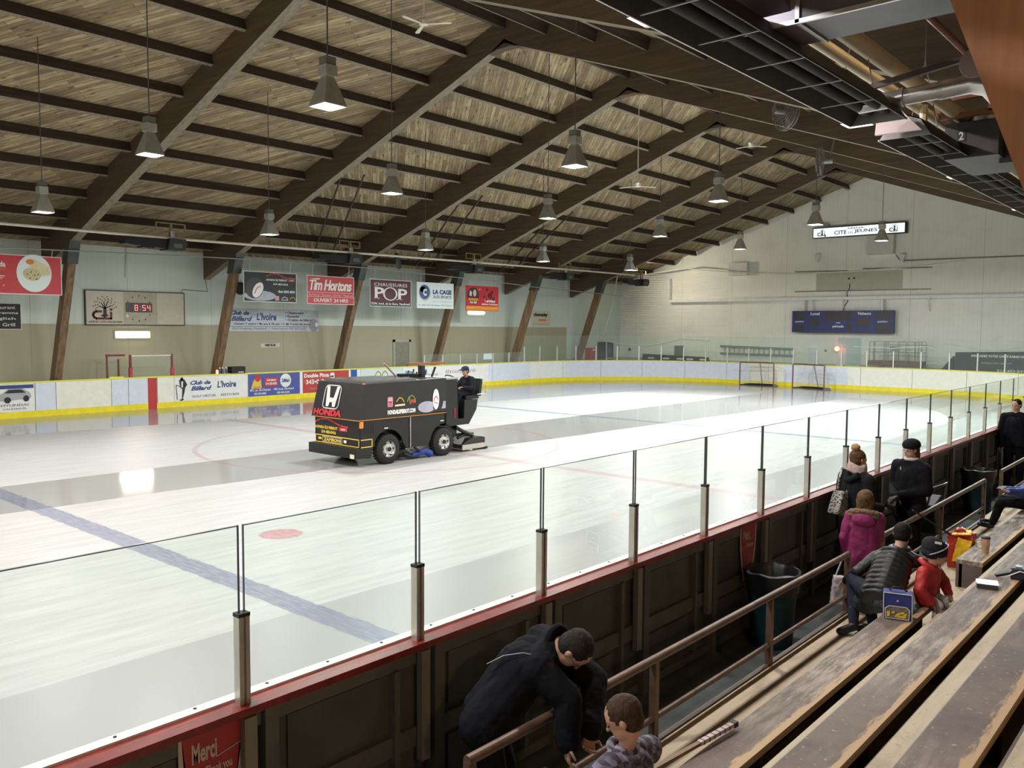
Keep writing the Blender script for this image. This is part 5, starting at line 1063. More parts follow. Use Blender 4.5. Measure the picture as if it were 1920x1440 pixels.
# conditioner sled
MB().prism([(xb-.1,.14,.08),(xb-.1,.95,.10),(xb-.1,.95,.30),(xb-.1,.82,.33),(xb-.1,.42,.30),(xb-.1,.14,.18)], (-1.9,0,0)).build('conditioner_sled', BK2, Z)
MB().box(xb-.1, xb-.085, .14, .93, .05, .17).build('sled_side_plate', flat((.55,.53,.48), .35, .6, .1, 'steel_plate'), Z); MB().box(xb-2.0, xb-.08, .93, 1.03, .01, .06).build('towel', BLACKM, Z)
MB().tube([(xb-.2,.0,.62),(xb-.2,.25,.5),(xb-.2,.6,.36)], .05, 8).beam((xb-.3,-.1,.42),(xb-.3,.7,.38), .1, .08).tube([(xb-.22,.1,.34),(xb-.22,.45,.42)], .035, 8).build('lift_arm', BLACKM, Z, True)
MB().tube([(xb-.1,-.92,.08),(xb-.1,-1.1,.16),(xb-.14,-1.45,.1)], [.09,.07,.05], 10).build('blue_wash_brush', flat((.02,.05,.28), .7, 0, .3, 'blue_brush', 40), Z, True)
MB().tube([(xb-.08,-1.5,.34),(xb-.06,-1.35,.22),(xb-.1,-1.2,.12)], .03, 8).tube([(xb-.12,-1.6,.28),(xb-.1,-1.3,.42),(xb-.1,-1.05,.3)], .022, 8).tube([(xb-.12,-1.72,.16),(xb-.1,-1.5,.08),(xb-.12,-1.3,.06)], .03, 8).build('hoses', BLACKM, Z, True)
# graphics on the side
f = FX(xb+.001, -3.22, .86)
g = lambda *q, **k: txt(f, *q, **k)
strokes(f, [[(.93,.42),(.93,.62),(1.06,.62),(1.06,.42),(.93,.42)]], .02, flat((.62,.25,.3), .4, 0, 0, 'pink2'), Z, 'partner_logo'); rect(f, .94, .43, 1.05, .51, flat((.55,.12,.17), .4, 0, 0, 'pink3'), Z, 'partner_logo'); rect(f, .94, .53, 1.05, .61, flat((.62,.35,.38), .4, 0, 0, 'pink4'), Z, 'partner_logo')
strokes(f, [[(1.14,.44),(1.42,.45)],[(1.18,.52),(1.26,.6),(1.34,.58),(1.40,.5)]], .018, GOLD, Z, 'partner_logo'); strokes(f, [[(1.14,.42),(1.42,.43)]], .02, WH, Z, 'partner_logo')
strokes(f, [[(1.50,.5),(1.54,.6),(1.64,.63),(1.72,.57),(1.74,.47)],[(1.56,.6),(1.58,.44)]], .02, flat((.25,.35,.05), .4, 0, 0, 'olive'), Z, 'partner_logo'); rect(f, 1.6, .46, 1.74, .54, RED, Z, 'partner_logo')
g('HONDAILEPERROT.COM', .92, .24, .82, .10, WH, Z, bold=.05)
ell(f, 2.1, .34, .28, .13, flat((.38,.38,.47), .5, 0, .1, 'glare'), Z, 'ice_glare', .001, .002); rect(f, 2.3, .27, 2.70, .44, flat((.38,.38,.47), .5, 0, .1, 'glare'), Z, 'ice_glare', .001, .002)
ell(f, 2.47, .49, .15, .26, flat((.015,.015,.016), .35, 0, 0, 'puck2'), Z, 'puck_side', .004); ell(f, 2.38, .50, .10, .24, WH, Z, 'puck_face', .007); strokes(f, [[(2.32,.46),(2.34,.54),(2.39,.57),(2.44,.5)],[(2.33,.43),(2.43,.4)]], .018, RED, Z, 'puck_car', .011)
MB().box(xb-.03,xb+.012,-3.06,-2.98,.86,1.0).build('amber_marker', ORANGE, Z); MB().box(xb-.02,xb+.012,-2.98,-2.92,1.80,1.82).build('amber_marker', ORANGE, Z)
txt(FX(xb+.002,-.24,.86), 'ZAMBONI', 0, 0, .04, .25, RED, Z, .02)
# graphics on the front
f = Fr((xa, -3.101, 1.03), (1,0,0), (0,-1,0), Vector((0,.2,.77)).normalized()); f.O += Vector((0,-.006,0)); s = 1.0
def rr(cu, cv, w, h, r, n=5):
    P_ = []
    for qx, qy, a0 in ((1,1,0),(-1,1,pi/2),(-1,-1,pi),(1,-1,3*pi/2)):
        for k in range(n+1): t = a0+pi/2*k/n; P_.append((cu+qx*(w-r)+r*math.cos(t), cv+qy*(h-r)+r*math.sin(t)))
    return P_
P_ = rr(.62, .46, .28, .26, .10); strokes(f, [P_+[P_[0]]], .022, ALUW, Z, 'maker_emblem')
poly(f, [(q_-.41, w_) for q_, w_ in ((.80,.70),(.90,.70),(.96,.44),(1.10,.44),(1.16,.70),(1.26,.70),(1.19,.24),(1.10,.24),(1.07,.34),(.99,.34),(.96,.24),(.87,.24))], ALUW, Z, 'maker_emblem', .003)
txt(f, 'HONDA', .07, .03, 1.0, .15, RED, Z, .06)
f = Fr((xa-.11, -3.021, .42), (1,0,0), (0,-1,0))
strokes(f, [[(.16,.47),(.35,.54),(.6,.56),(.85,.5),(1.05,.44),(1.32,.42)]], .035, RED, Z, 'car_outline'); txt(f, 'HONDA ÎLE PERROT', .15, .33, .82, .08, GOLD, Z, .03, .1); rect(f, 1.02, .32, 1.3, .40, RED, Z, 'web_tag'); txt(f, '.COM', 1.08, .34, .15, .04, WH, Z, .02)
txt(f, '514 453-5416', .38, .23, .52, .07, GOLD, Z, .04); strokes(f, [[(.16,.02),(1.70,.02),(1.70,.18),(.16,.18),(.16,.02)]], .02, GOLD, Z, 'gold_frame')
txt(f, 'ZAMBONI', .46, .06, .62, .075, GOLD, Z, .04); strokes(f, [[(.42,.045),(1.12,.045),(1.12,.155),(.42,.155),(.42,.045)]], .008, WH, Z, 'name_frame'); rect(f, 1.18, .07, 1.27, .13, WH, Z, 'headlight'); rect(f, .26, .08, .38, .13, GOLD, Z, 'headlight')
strokes(Fr((xb-.024, -3.02, .42), (0,1,0), (1,0,0)), [[(0,.02),(.3,.02),(.3,.18),(0,.18)]], .02, GOLD, Z, 'gold_frame')

# floodlight near the net
F0 = at(1190, 507, 0, -11.2); F0 = Vector(F0)
r = empty('floodlight', F0, 'small lit floodlight under the left eave beside the safety net', 'floodlight')
MB().box(F0.x-.15, F0.x+.15, F0.y-.1, F0.y+.1, F0.z, F0.z+.15).tube([F0, (F0.x, F0.y, zdeck(F0.x)-.02)], .015, 6).build('housing', ALUW, r)
MB().box(F0.x-.14, F0.x+.14, F0.y-.09, F0.y+.09, F0.z-.012, F0.z-.001).build('lens', glow((1,.88,.7), 8, 'flood_glow'), r)
L = bpy.data.lights.new('flood', 'AREA'); L.energy = 75; L.color = (1,.88,.72); L.size = .25
lo = bpy.data.objects.new('flood', L); COL.objects.link(lo); lo.location = F0-Vector((0,-.2,.05)); lo.rotation_euler = (math.radians(62), 0, math.radians(-68)); par(lo, r)
# ================================================================ PEOPLE
def V(*a): return Vector(a)
def tcap(m, p0, r0, p1, r1, n=14):
    p0, p1 = Vector(p0), Vector(p1); d = p1-p0; L = d.length
    if L < 1e-5: return m.ball(p0, max(r0, r1), n)
    d /= L; a = d.orthogonal().normalized(); b = d.cross(a); pr = []
    for k in range(1, 5): t = pi/2*k/5; pr.append((r0*math.sin(t), -r0*math.cos(t)))
    pr.append((r0, 0)); pr.append((r1, L))
    for k in range(1, 5): t = pi/2*k/5; pr.append((r1*math.cos(t), L+r1*math.sin(t)))
    return m.lathe(pr, p0, n, d)
def ello(m, c, f, l, u, rf, rl, ru, n=16):
    t = MB().ball((0,0,0), 1, n); return m.add([Vector(c)+f*(v.x*rf)+l*(v.y*rl)+u*(v.z*ru) for v in t.v], t.f)
def blob(m, name, mat, parent=None, vox=.012, it=4, disp=None):
    me = bpy.data.meshes.new(name); me.from_pydata([tuple(v) for v in m.v], [], m.f); me.update()
    bm = bmesh.new(); bm.from_mesh(me); bmesh.ops.recalc_face_normals(bm, faces=bm.faces); bm.to_mesh(me); bm.free()
    o = bpy.data.objects.new('tmp', me); COL.objects.link(o)
    r = o.modifiers.new('r', 'REMESH'); r.mode = 'VOXEL'; r.voxel_size = vox
    if it: s = o.modifiers.new('s', 'SMOOTH'); s.iterations = it; s.factor = .5
    if disp:
        tx = bpy.data.textures.new('folds', 'CLOUDS'); tx.noise_scale = disp[1]
        d = o.modifiers.new('d', 'DISPLACE'); d.texture = tx; d.strength = disp[0]; d.mid_level = .5; d.texture_coords = 'GLOBAL'
    dg = bpy.context.evaluated_depsgraph_get(); ne = bpy.data.meshes.new_from_object(o.evaluated_get(dg)); bpy.data.objects.remove(o)
    ne.materials.clear(); ne.materials.append(mat); ne.polygons.foreach_set('use_smooth', [True]*len(ne.polygons))
    q = bpy.data.objects.new(name, ne); COL.objects.link(q); return par(q, parent)
SKIN = flat((.42,.24,.16), .5, 0, .06, 'skin'); SKIN2 = flat((.34,.19,.125), .5, 0, .06, 'skin_tan'); EYE = flat((.02,.015,.012), .2, 0, 0, 'eye'); LIP = flat((.30,.10,.08), .5, 0, 0, 'lip')
def cloth(col, name, sc=30, var=.2, rough=.9):
    m_ = flat(col, rough, 0, var, name, sc); m_.node_tree.nodes['Principled BSDF'].inputs['Specular IOR Level'].default_value = .15; return m_
def headprims(m, c, f, u, hh):
    l = u.cross(f).normalized()
    ello(m, c+u*hh*.10-f*hh*.04, f, l, u, hh*.43, hh*.345, hh*.40)
    ello(m, c-u*hh*.20+f*hh*.08, f, l, u, hh*.29, hh*.265, hh*.29)
    tcap(m, c+u*hh*.02+f*hh*.36, hh*.035, c-u*hh*.11+f*hh*.43, hh*.055, 8)
    tcap(m, c+u*hh*.07+f*hh*.34+l*hh*.13, hh*.035, c+u*hh*.07+f*hh*.34-l*hh*.13, hh*.035, 8)
    tcap(m, c-u*hh*.27+f*hh*.27, hh*.045, c-u*hh*.25+f*hh*.28, hh*.05, 8)
    tcap(m, c-u*hh*.40+f*hh*.22, hh*.07, c-u*hh*.40+f*hh*.24, hh*.07, 8)
    for s in (-1, 1): ello(m, c-u*hh*.03-f*hh*.03+l*s*hh*.35, (f-u*.1).normalized(), l, u, hh*.07, hh*.04, hh*.125, 10)
def handprims(m, w, d, n, s, curl=.7, side=1):
    """palm, four fingers of unequal length bent towards n, and a thumb"""
    d = d.normalized(); t = d.cross(n).normalized()*side; n = t.cross(d).normalized()*side
    for k, o in enumerate((-.03, -.01, .01, .03)): tcap(m, w+d*.01*s+t*o*.6*s, .017*s, w+d*.085*s+t*o*s, .0135*s, 8)
    for k, (o, L) in enumerate(((-.033,.062), (-.011,.078), (.011,.072), (.032,.056))):
        b = w+d*.088*s+t*o*s; c1 = (d*math.cos(curl*.6)+n*math.sin(curl*.6)); c2 = (d*math.cos(curl*1.5)+n*math.sin(curl*1.5))
        p = b+c1*L*.5*s; tcap(m, b, .0098*s, p, .009*s, 8); tcap(m, p, .009*s, p+c2*L*.5*s, .0075*s, 8)
    b = w+d*.025*s-t*.032*s; p = b+(d*.55-t*.7+n*.25).normalized()*.04*s; tcap(m, b, .013*s, p, .0105*s, 8); tcap(m, p, .0105*s, p+(d*.8-t*.2+n*.45).normalized()*.032*s, .0085*s, 8)
def mkperson(lab, J, H, f, u, hh, skin=SKIN, jacket=None, pants=None, hair=None, shoes=None, vox=.012, curl=.7, folds=(.018,.09), hand=(1,1), long=0, puffer=False, collar=None, jvox=None, infl=.022, hairlen=0, hands_mat=None):
    s = H/1.72; f = Vector(f).normalized(); u = Vector(u); u = (u-f*u.dot(f)).normalized(); l = u.cross(f).normalized()
    m = MB(); g = {k: Vector(v) for k, v in J.items()}
    headprims(m, g['hed'], f, u, hh)
    tcap(m, g['hed']-u*hh*.25-f*hh*.06, hh*.24, g['nck'], .058*s)
    def torso(m, i):
        pc, cc = g['pel'], g['che']
        for a in 'LR':
            tcap(m, g['h'+a], (.092+i)*s, g['che'].lerp(g['s'+a], .35), (.088+i)*s)
            tcap(m, g['s'+a]*.92+g['che']*.08, (.058+i)*s, g['nck'], (.045+i*.6)*s)
        tcap(m, pc, (.10+i)*s, cc, (.112+i)*s)
    def arm(m, a, i, end=1.0):
        tcap(m, g['s'+a], (.056+i)*s, g['e'+a], (.043+i)*s); tcap(m, g['e'+a], (.043+i)*s, g['e'+a].lerp(g['w'+a], end), (.029+i)*s)
    def leg(m, a, i, end=1.0):
        tcap(m, g['h'+a], (.086+i)*s, g['k'+a], (.056+i)*s); tcap(m, g['k'+a], (.058+i)*s, g['k'+a].lerp(g['a'+a], end), (.036+i)*s)
    torso(m, 0)
    for k, a in enumerate('LR'):
        arm(m, a, 0); leg(m, a, 0)
        if hand[k]: handprims(m, g['w'+a], g['w'+a]-g['e'+a] if 'd'+a not in g else g['d'+a], g.get('n'+a, Vector((0,0,-1)) if abs((g['w'+a]-g['e'+a]).normalized().z) < .8 else Vector((1,0,0))), s, curl, 1 if a == 'L' else -1)
        t = g.get('t'+a, g['a'+a]+V(f.x, f.y, 0).normalized()*.17*s); tcap(m, g['a'+a]-V(0,0,.02), .036*s, t, .03*s)
    body = blob(m, 'person', skin, None, vox, 3)
    tag(body, lab, 'person')
    m = MB()
    for q in (-1, 1): m.ball(g['hed']+u*hh*.0+f*hh*.352+l*q*hh*.135, hh*.034, 10)
    m.build('eyes', EYE, body, True)
    ello(MB(), (0,0,0), f, l, u, 1, 1, 1); m = MB(); ello(m, g['hed']-u*hh*.225+f*hh*.335, f, l, u, hh*.03, hh*.10, hh*.022, 10); m.build('mouth', LIP, body, True)
    if jacket:
        m = MB()
        if not puffer: torso(m, infl)
        else:
            a0, a1 = g['pel']-(g['che']-g['pel']).normalized()*.10*s, g['che']+(g['nck']-g['che'])*.45; L = (a1-a0).length; n = max(5, int(L/.062)); ax = (a1-a0).normalized(); lat = (g['sL']-g['sR']); lat = (lat-ax*lat.dot(ax)).normalized(); dep = ax.cross(lat)
            torso(m, .022)
            for k in range(n+1): t = k/n; ello(m, a0.lerp(a1, t), dep, lat, ax, .150*s, (.200-.03*abs(t-.5))*s, .046*s)
        for a in 'LR':
            if puffer:
                for p, q, r0, r1 in ((g['s'+a], g['e'+a], .075, .066), (g['e'+a], g['w'+a], .064, .052)):
                    n = max(3, int((q-p).length/.058))
                    for k in range(n+1): ello(m, p.lerp(q, k/n), (q-p).normalized().orthogonal().normalized(), (q-p).normalized().cross((q-p).normalized().orthogonal()).normalized(), (q-p).normalized(), (r0+(r1-r0)*k/n)*s, (r0+(r1-r0)*k/n)*s*.93, .046*s)
                arm(m, a, .016)
            else: arm(m, a, infl*.8, .98)
        if long:
            for a in 'LR': tcap(m, g['h'+a], (.10+infl)*s, g['h'+a].lerp(g['k'+a], long), (.10+infl)*s)
        blob(m, 'jacket', jacket, body, jvox or vox, 2 if puffer else 3, None if puffer else folds)
    if pants:
        m = MB()
        for a in 'LR': leg(m, a, .014, .97)
        tcap(m, g['hL'], .098*s, g['hR'], .098*s); blob(m, 'trousers', pants, body, vox, 3, (folds[0]*.7, folds[1]))
    if shoes:
        for a in 'LR':
            t = g.get('t'+a, g['a'+a]+V(f.x, f.y, 0).normalized()*.17*s); m = MB(); tcap(m, g['a'+a], .045*s, g['a'+a]-V(0,0,.02), .046*s); tcap(m, g['a'+a]-V(0,0,.02), .046*s, t, .038*s); blob(m, 'shoe', shoes, body, vox, 2)
    if hair:
        m = MB(); c = g['hed']; ello(m, c+u*hh*.135-f*hh*.085, f, l, u, hh*.435, hh*.375, hh*.40)
        ello(m, c-u*hh*.05-f*hh*.16, f, l, u, hh*.31, hh*.35, hh*.33)
        if hairlen:
            for q in (-1, 0, 1): tcap(m, c-f*hh*.2+l*q*hh*.2, hh*.2, c-f*hh*.30-u*hairlen+l*q*hh*.22, hh*.10)
        blob(m, 'hair', hair, body, min(vox, .008), 2, (.006, .02))
    return body, g, f, l, u, s
def standing(x, y, z, H, yaw, hh):
    h = V(math.cos(yaw), math.sin(yaw), 0); l = V(-h.y, h.x, 0); c = V(x, y, z); J = {}
    J['pel'] = c+V(0,0,.54*H); J['che'] = c+V(0,0,.735*H); J['nck'] = c+V(0,0,.835*H); J['hed'] = c+V(0,0,H-.5*hh)+h*.02
    for a, q in (('L', 1), ('R', -1)):
        J['s'+a] = c+l*q*.115*H+V(0,0,.80*H); J['e'+a] = c+l*q*.15*H+V(0,0,.62*H)-h*.02; J['w'+a] = c+l*q*.14*H+V(0,0,.475*H)+h*.06
        J['h'+a] = c+l*q*.052*H+V(0,0,.51*H); J['k'+a] = c+l*q*.06*H+V(0,0,.28*H)+h*.02; J['a'+a] = c+l*q*.06*H+V(0,0,.045*H); J['t'+a] = J['a'+a]+h*.16*H/1.72-V(0,0,.02)
    return J, h, l
BLACKC = cloth((.0045,.005,.007), 'black_jacket'); BLACKP = cloth((.004,.004,.0045), 'black_trousers'); 
def hairmat(a, b, name):
    t = NT(name); n = t.noise(t.mapv(t.coord(), scale=(1,1,.22)), 70, 4, .7); t.set(col=t.mix(t.ramp(n, .3, .7), a, b), rough=.75, spec=.2); t.bump(n, .8, .006); return t.m
HBLK = hairmat((.004,.003,.0025), (.014,.010,.008), 'black_hair'); HBRN = hairmat((.035,.018,.008), (.17,.10,.045), 'brown_hair')
SHOE = flat((.007,.007,.008), .5, 0, .1, 'dark_shoe')
# --- man bending over the railing
J = dict(pel=(13.68,-10.99,.83), che=(13.79,-10.82,1.06), nck=(13.90,-10.66,1.20), hed=(14.06,-10.67,1.205), sR=(13.93,-10.84,1.10), sL=(13.74,-10.56,1.15), eR=(14.10,-10.78,.96), wR=(14.14,-10.83,.745), eL=(14.02,-10.42,.94), wL=(14.15,-10.64,.74),
         hR=(13.73,-11.08,.80), hL=(13.62,-10.93,.80), kR=(13.84,-11.08,.46), kL=(13.74,-10.90,.46), aR=(13.62,-11.16,.08), aL=(13.55,-10.92,.08), tR=(13.80,-11.10,.05), tL=(13.73,-10.86,.05), nR=(.5,.6,0), nL=(.6,-.5,0))
body, g, f, l, u, s = mkperson('man in a black jacket bending over the railing towards a small boy', J, 1.76, (.30,.12,-.95), (.85,.25,.35), .235, SKIN2, BLACKC, BLACKP, hairmat((.006,.005,.004), (.022,.016,.012), 'cropped_hair'), SHOE, .0075, .9, infl=.048)
m = MB()
for q in (-1, 1):
    c = g['hed']+f*.088+l*q*.033+u*.002; m.tube([c+(l*math.cos(t)*.024+u*math.sin(t)*.017) for t in [2*pi*k/16 for k in range(17)]], .0016, 5, False); m.tube([c+l*q*.026, g['hed']+l*q*.083-f*.01], .0016, 5)
m.tube([g['hed']+f*.092-l*.01, g['hed']+f*.092+l*.01], .0016, 5); m.build('glasses', DARK, body)
m = MB(); c = g['nck']+V(.02,0,.02); ax = (g['hed']-g['nck']).normalized(); a = ax.orthogonal().normalized(); b = ax.cross(a)
m.tube([c+(a*math.cos(t)+b*math.sin(t))*.078 for t in [2*pi*k/20 for k in range(21)]], .026, 8, False); blob(m, 'collar', BLACKC, body, .008, 2)
PIPE = flat((.35,.36,.38), .6, 0, 0, 'grey_piping')
m = MB(); m.tube([(13.70,-11.02,1.13),(13.78,-10.97,1.185),(13.87,-10.90,1.205),(13.94,-10.84,1.185)], .003, 5); m.build('shoulder_piping', PIPE, body)
# --- boy in a plaid jacket
PL = NT('plaid_jacket'); xs = PL.xyz(); a = PL.M('LESS_THAN', PL.M('FRACT', PL.M('MULTIPLY', xs[1], 16)), .5); b = PL.M('LESS_THAN', PL.M('FRACT', PL.M('MULTIPLY', xs[2], 16)), .5)
c1 = PL.M('ABSOLUTE', PL.M('SUBTRACT', a, b)); n = PL.noise(sc=14, det=2)
PL.set(col=PL.mix(PL.M('MULTIPLY', c1, PL.ramp(n, .35, .6)), (.045,.035,.055), (.20,.18,.23)), rough=.85)
J = dict(pel=(14.74,-11.12,.70), che=(14.73,-11.12,.90), nck=(14.71,-11.12,1.0), hed=(14.70,-11.13,1.165), sL=(14.70,-11.25,.965), sR=(14.73,-10.93,.955), eL=(14.60,-11.30,.84), wL=(14.48,-11.22,.80), eR=(14.64,-10.90,.83), wR=(14.50,-10.95,.78),
         hL=(14.70,-11.17,.68), hR=(14.70,-11.06,.68), kL=(14.42,-11.12,.70), kR=(14.44,-10.94,.70), aL=(14.26,-11.06,.62), aR=(14.30,-10.88,.50), tL=(14.14,-11.03,.66), tR=(14.20,-10.84,.52), nL=(0,.3,-1), nR=(0,-.3,-1))
body, g, f, l, u, s = mkperson('small boy in a grey plaid jacket on the front bench, back to the viewpoint', J, 1.08, (-.75,-.42,-.45), (-.3,-.1,.9), .215, SKIN, PL.m, BLACKP, hairmat((.018,.010,.005), (.065,.036,.018), 'brown_crop'), SHOE, .0075, infl=.055, folds=(.012,.06))
m = MB(); m.tube([g['nck']+V(.075*math.cos(t), .075*math.sin(t), .01-.02*math.cos(t)) for t in [2*pi*k/16 for k in range(17)]], .022, 8, False); blob(m, 'hood', PL.m, body, .008, 2)
for a in 'LR':
    m = MB(); m.prism([g['a'+a]+V(.05,-.012,-.09), g['a'+a]+V(-.16,-.012,-.08), g['a'+a]+V(-.17,-.012,-.055), g['a'+a]+V(.05,-.012,-.06)], (0,.006,0)); m.build('skate_blade', ALU, body)
# --- woman with a bun
J, h, l_ = standing(13.50, -4.52, 0, 1.66, math.radians(62), .222)
J['eL'] = J['eL']+h*.02; J['wL'] = J['sL']+h*.22-V(0,0,.32)+l_*-.02; J['wR'] = J['sR']+h*.24-V(0,0,.34)+l_*.06; J['eR'] = J['sR']-V(0,0,.28)-h*.02-l_*.03
body, g, f, l, u, s = mkperson('woman with blond bun and black hooded coat standing by the near boards', J, 1.66, (.62,.78,-.05), (0,0,1), .222, SKIN, cloth((.009,.0095,.012), 'black_coat'), cloth((.012,.012,.02), 'navy_jeans'), hairmat((.035,.019,.009), (.13,.07,.032), 'dark_blond_hair'), SHOE, .011, infl=.03, long=.35)
m = MB(); ello(m, g['hed']+u*.135-f*.05, f, l, u, .052, .055, .045); blob(m, 'hair_bun', hairmat((.16,.085,.035), (.50,.31,.15), 'blond_bun'), body, .007, 1, (.012,.02))
m = MB()
for rr_, zz in ((.088,.0),(.084,.035),(.078,.06)): m.tube([g['nck']+V(rr_*math.cos(t), rr_*math.sin(t), .03+zz+.02*math.sin(2*t)) for t in [2*pi*k/20 for k in range(21)]], .028, 8, False)
blob(m, 'scarf', cloth((.40,.30,.26), 'pink_beige_scarf'), body, .01, 2, (.01,.03))
m = MB(); m.tube([g['nck']-h*.06+l*x_*.13-V(0,0,.0+.09*(1-abs(x_)))-h*.06*(1-abs(x_)) for x_ in (-1,-.6,-.2,.2,.6,1)], .045, 8); blob(m, 'coat_hood', cloth((.009,.0095,.012), 'black_coat'), body, .011, 3)
LEO = NT('leopard_print'); n = LEO.node('ShaderNodeTexVoronoi'); LEO.lk(LEO.coord(), n.inputs[0]); n.inputs['Scale'].default_value = 42
LEO.set(col=LEO.mix(LEO.ramp(n.outputs[0], .35, .5), (.01,.01,.012), (.30,.28,.25)), rough=.7)
r = empty('shoulder_bag', (13.42,-4.85,1.1), 'black and white leopard print bag on the shoulder of the woman with a bun', 'bag')
b0 = V(13.40,-4.82,1.0); m = MB(); m.prism([b0+V(-.05,-.20,-.02), b0+V(-.05,.10,-.10), b0+V(-.05,.12,.16), b0+V(-.05,-.02,.22)], (.13,0,0)); blob(m, 'bag_body', LEO.m, r, .012, 4)
MB().tube([b0+V(.0,-.02,.18), b0+V(.01,.0,.36), J['sL']+V(-.02,-.04,.09), J['sL']+V(.02,.06,.05), b0+V(.05,.14,.15)], .012, 6).build('strap', LEO.m, r, True)
# --- woman with the black hat
J, h, l_ = standing(13.72, -3.22, 0, 1.66, math.radians(-112), .222)
J['eL'] = J['sL']-V(0,0,.27)+l_*.05; J['wL'] = J['pel']+h*.24+V(0,0,.10)+l_*.03; J['eR'] = J['sR']-V(0,0,.27)-l_*.05; J['wR'] = J['pel']+h*.25+V(0,0,.07)-l_*.03
body, g, f, l, u, s = mkperson('woman in a black knit hat and black coat facing the photographer', J, 1.66, (-.52,-.84,-.12), (0,0,1), .222, SKIN, cloth((.006,.006,.008), 'black_parka'), BLACKP, hairmat((.03,.013,.007), (.10,.045,.02), 'auburn_hair'), SHOE, .0105, infl=.034, long=.3, hairlen=.1, hand=(0,0))
m = MB(); ello(m, g['hed']+u*.062-f*.015, f, l, u, .116, .104, .078); ello(m, g['hed']+u*.04-f*.02, f, l, u, .112, .102, .045); blob(m, 'knit_hat', cloth((.008,.008,.011), 'knit', 60, .35), body, .008, 2)
m = MB(); m.tube([g['nck']+V(.07*math.cos(t), .07*math.sin(t), .045) for t in [2*pi*k/20 for k in range(21)]], .022, 8, False); blob(m, 'white_collar', cloth((.50,.44,.42), 'pale_scarf'), body, .009, 2)
m = MB()
for k, a in enumerate('LR'): tcap(m, g['w'+a]-h*.03, .034, g['w'+a]+h*.01, .034); handprims(m, g['w'+a], h-V(0,0,.6)-l_*(.5 if a == 'L' else -.5), V(0,0,-1), 1.3, .8, 1 if a == 'L' else -1)
blob(m, 'gloves', BLACKM, body, .009, 2); MB().box(13.63,13.64,-3.36,-3.355,1.30,1.335).build('zip_pull', ALUW, body)
# stroller beside her
r = empty('stroller', (13.75,-2.5,0), 'dark folded stroller handle and frame beside the woman in the black hat', 'stroller')
MB().tube([(13.55,-2.35,.12),(13.72,-2.55,.6),(13.85,-2.75,1.02),(13.95,-2.65,1.05),(13.95,-2.45,1.05)], .014, 8).tube([(13.95,-2.45,1.05),(13.85,-2.25,.6),(13.7,-2.1,.12)], .014, 8).build('frame', flat((.10,.10,.11), .35, .6, .1, 'stroller_frame'), r, True)
m = MB(); m.prism([(13.6,-2.5,.35),(13.6,-2.2,.35),(13.6,-2.25,.85),(13.6,-2.6,.75)], (.25,0,0)); blob(m, 'seat_fabric', BLACKM, r, .015, 4); MB().lathe([(.09,0),(.09,.03)], (13.55,-2.4,.1), 14, (1,0,0)).lathe([(.09,0),(.09,.03)], (13.85,-2.4,.1), 14, (1,0,0)).build('wheels', BLACKM, r, True)
m = MB(); ello(m, V(13.83,-4.02,1.16), V(1,0,0), V(0,1,0), V(0,0,1), .012, .03, .012)
# --- girl in the magenta coat
J, h, l_ = standing(13.97, -5.62, 0, 1.40, math.radians(100), .212)
J['sL'] = J['sL']-l_*.03; J['sR'] = J['sR']+l_*.03; J['eL'] = J['sL']-V(0,0,.22)+l_*.05-h*.03; J['wL'] = J['sL']-V(0,0,.40)+l_*.03+h*.03; J['eR'] = J['sR']-V(0,0,.21)+h*.02; J['wR'] = J['sR']-V(0,0,.32)+h*.16+l_*.04
MAG = flat((.20,.010,.075), .7, 0, .3, 'magenta_coat', 7)
body, g, f, l, u, s = mkperson('girl in a magenta coat with fur-trimmed hood, back turned, in the railing gap', J, 1.40, (-.25,.97,0), (0,0,1), .225, SKIN, MAG, BLACKP, HBRN, SHOE, .0105, infl=.036, long=.35, hairlen=.13)
m = MB(); m.tube([g['nck']-h*.035+V(0,0,.0)+l_*.135*math.cos(t)-h*.06*abs(math.sin(t))+V(0,0,.03*math.sin(t)) for t in [2*pi*k/20 for k in range(21)]], .03, 8, False); blob(m, 'fur_trim', flat((.16,.095,.05), .9, 0, .45, 'fur', 60), body, .008, 1, (.02,.012))
m = MB(); ello(m, g['nck']-h*.085-V(0,0,.055), h, l_, V(0,0,1), .06, .12, .085); blob(m, 'hood', MAG, body, .01, 2, (.01,.05))
r = empty('tote_bag', (13.86,-6.0,.5), 'white cloth tote bag hanging from the hand of the girl in magenta', 'bag'); w = g['wL']+V(0,-.02,-.06)
TB = cloth((.46,.42,.42), 'white_tote'); m = MB(); m.prism([w+V(-.10,-.10,-.16), w+V(.10,-.02,-.16), w+V(.12,.0,-.46), w+V(-.12,-.12,-.46)], (.05,-.07,0)); blob(m, 'bag_body', TB, r, .01, 4, (.02,.05))
MB().tube([w+V(-.07,-.1,-.17), w+V(-.03,-.03,.0), w+V(.0,.0,.03), w+V(.04,-.01,.0), w+V(.08,-.03,-.17)], .009, 6).build('handles', TB, r, True)
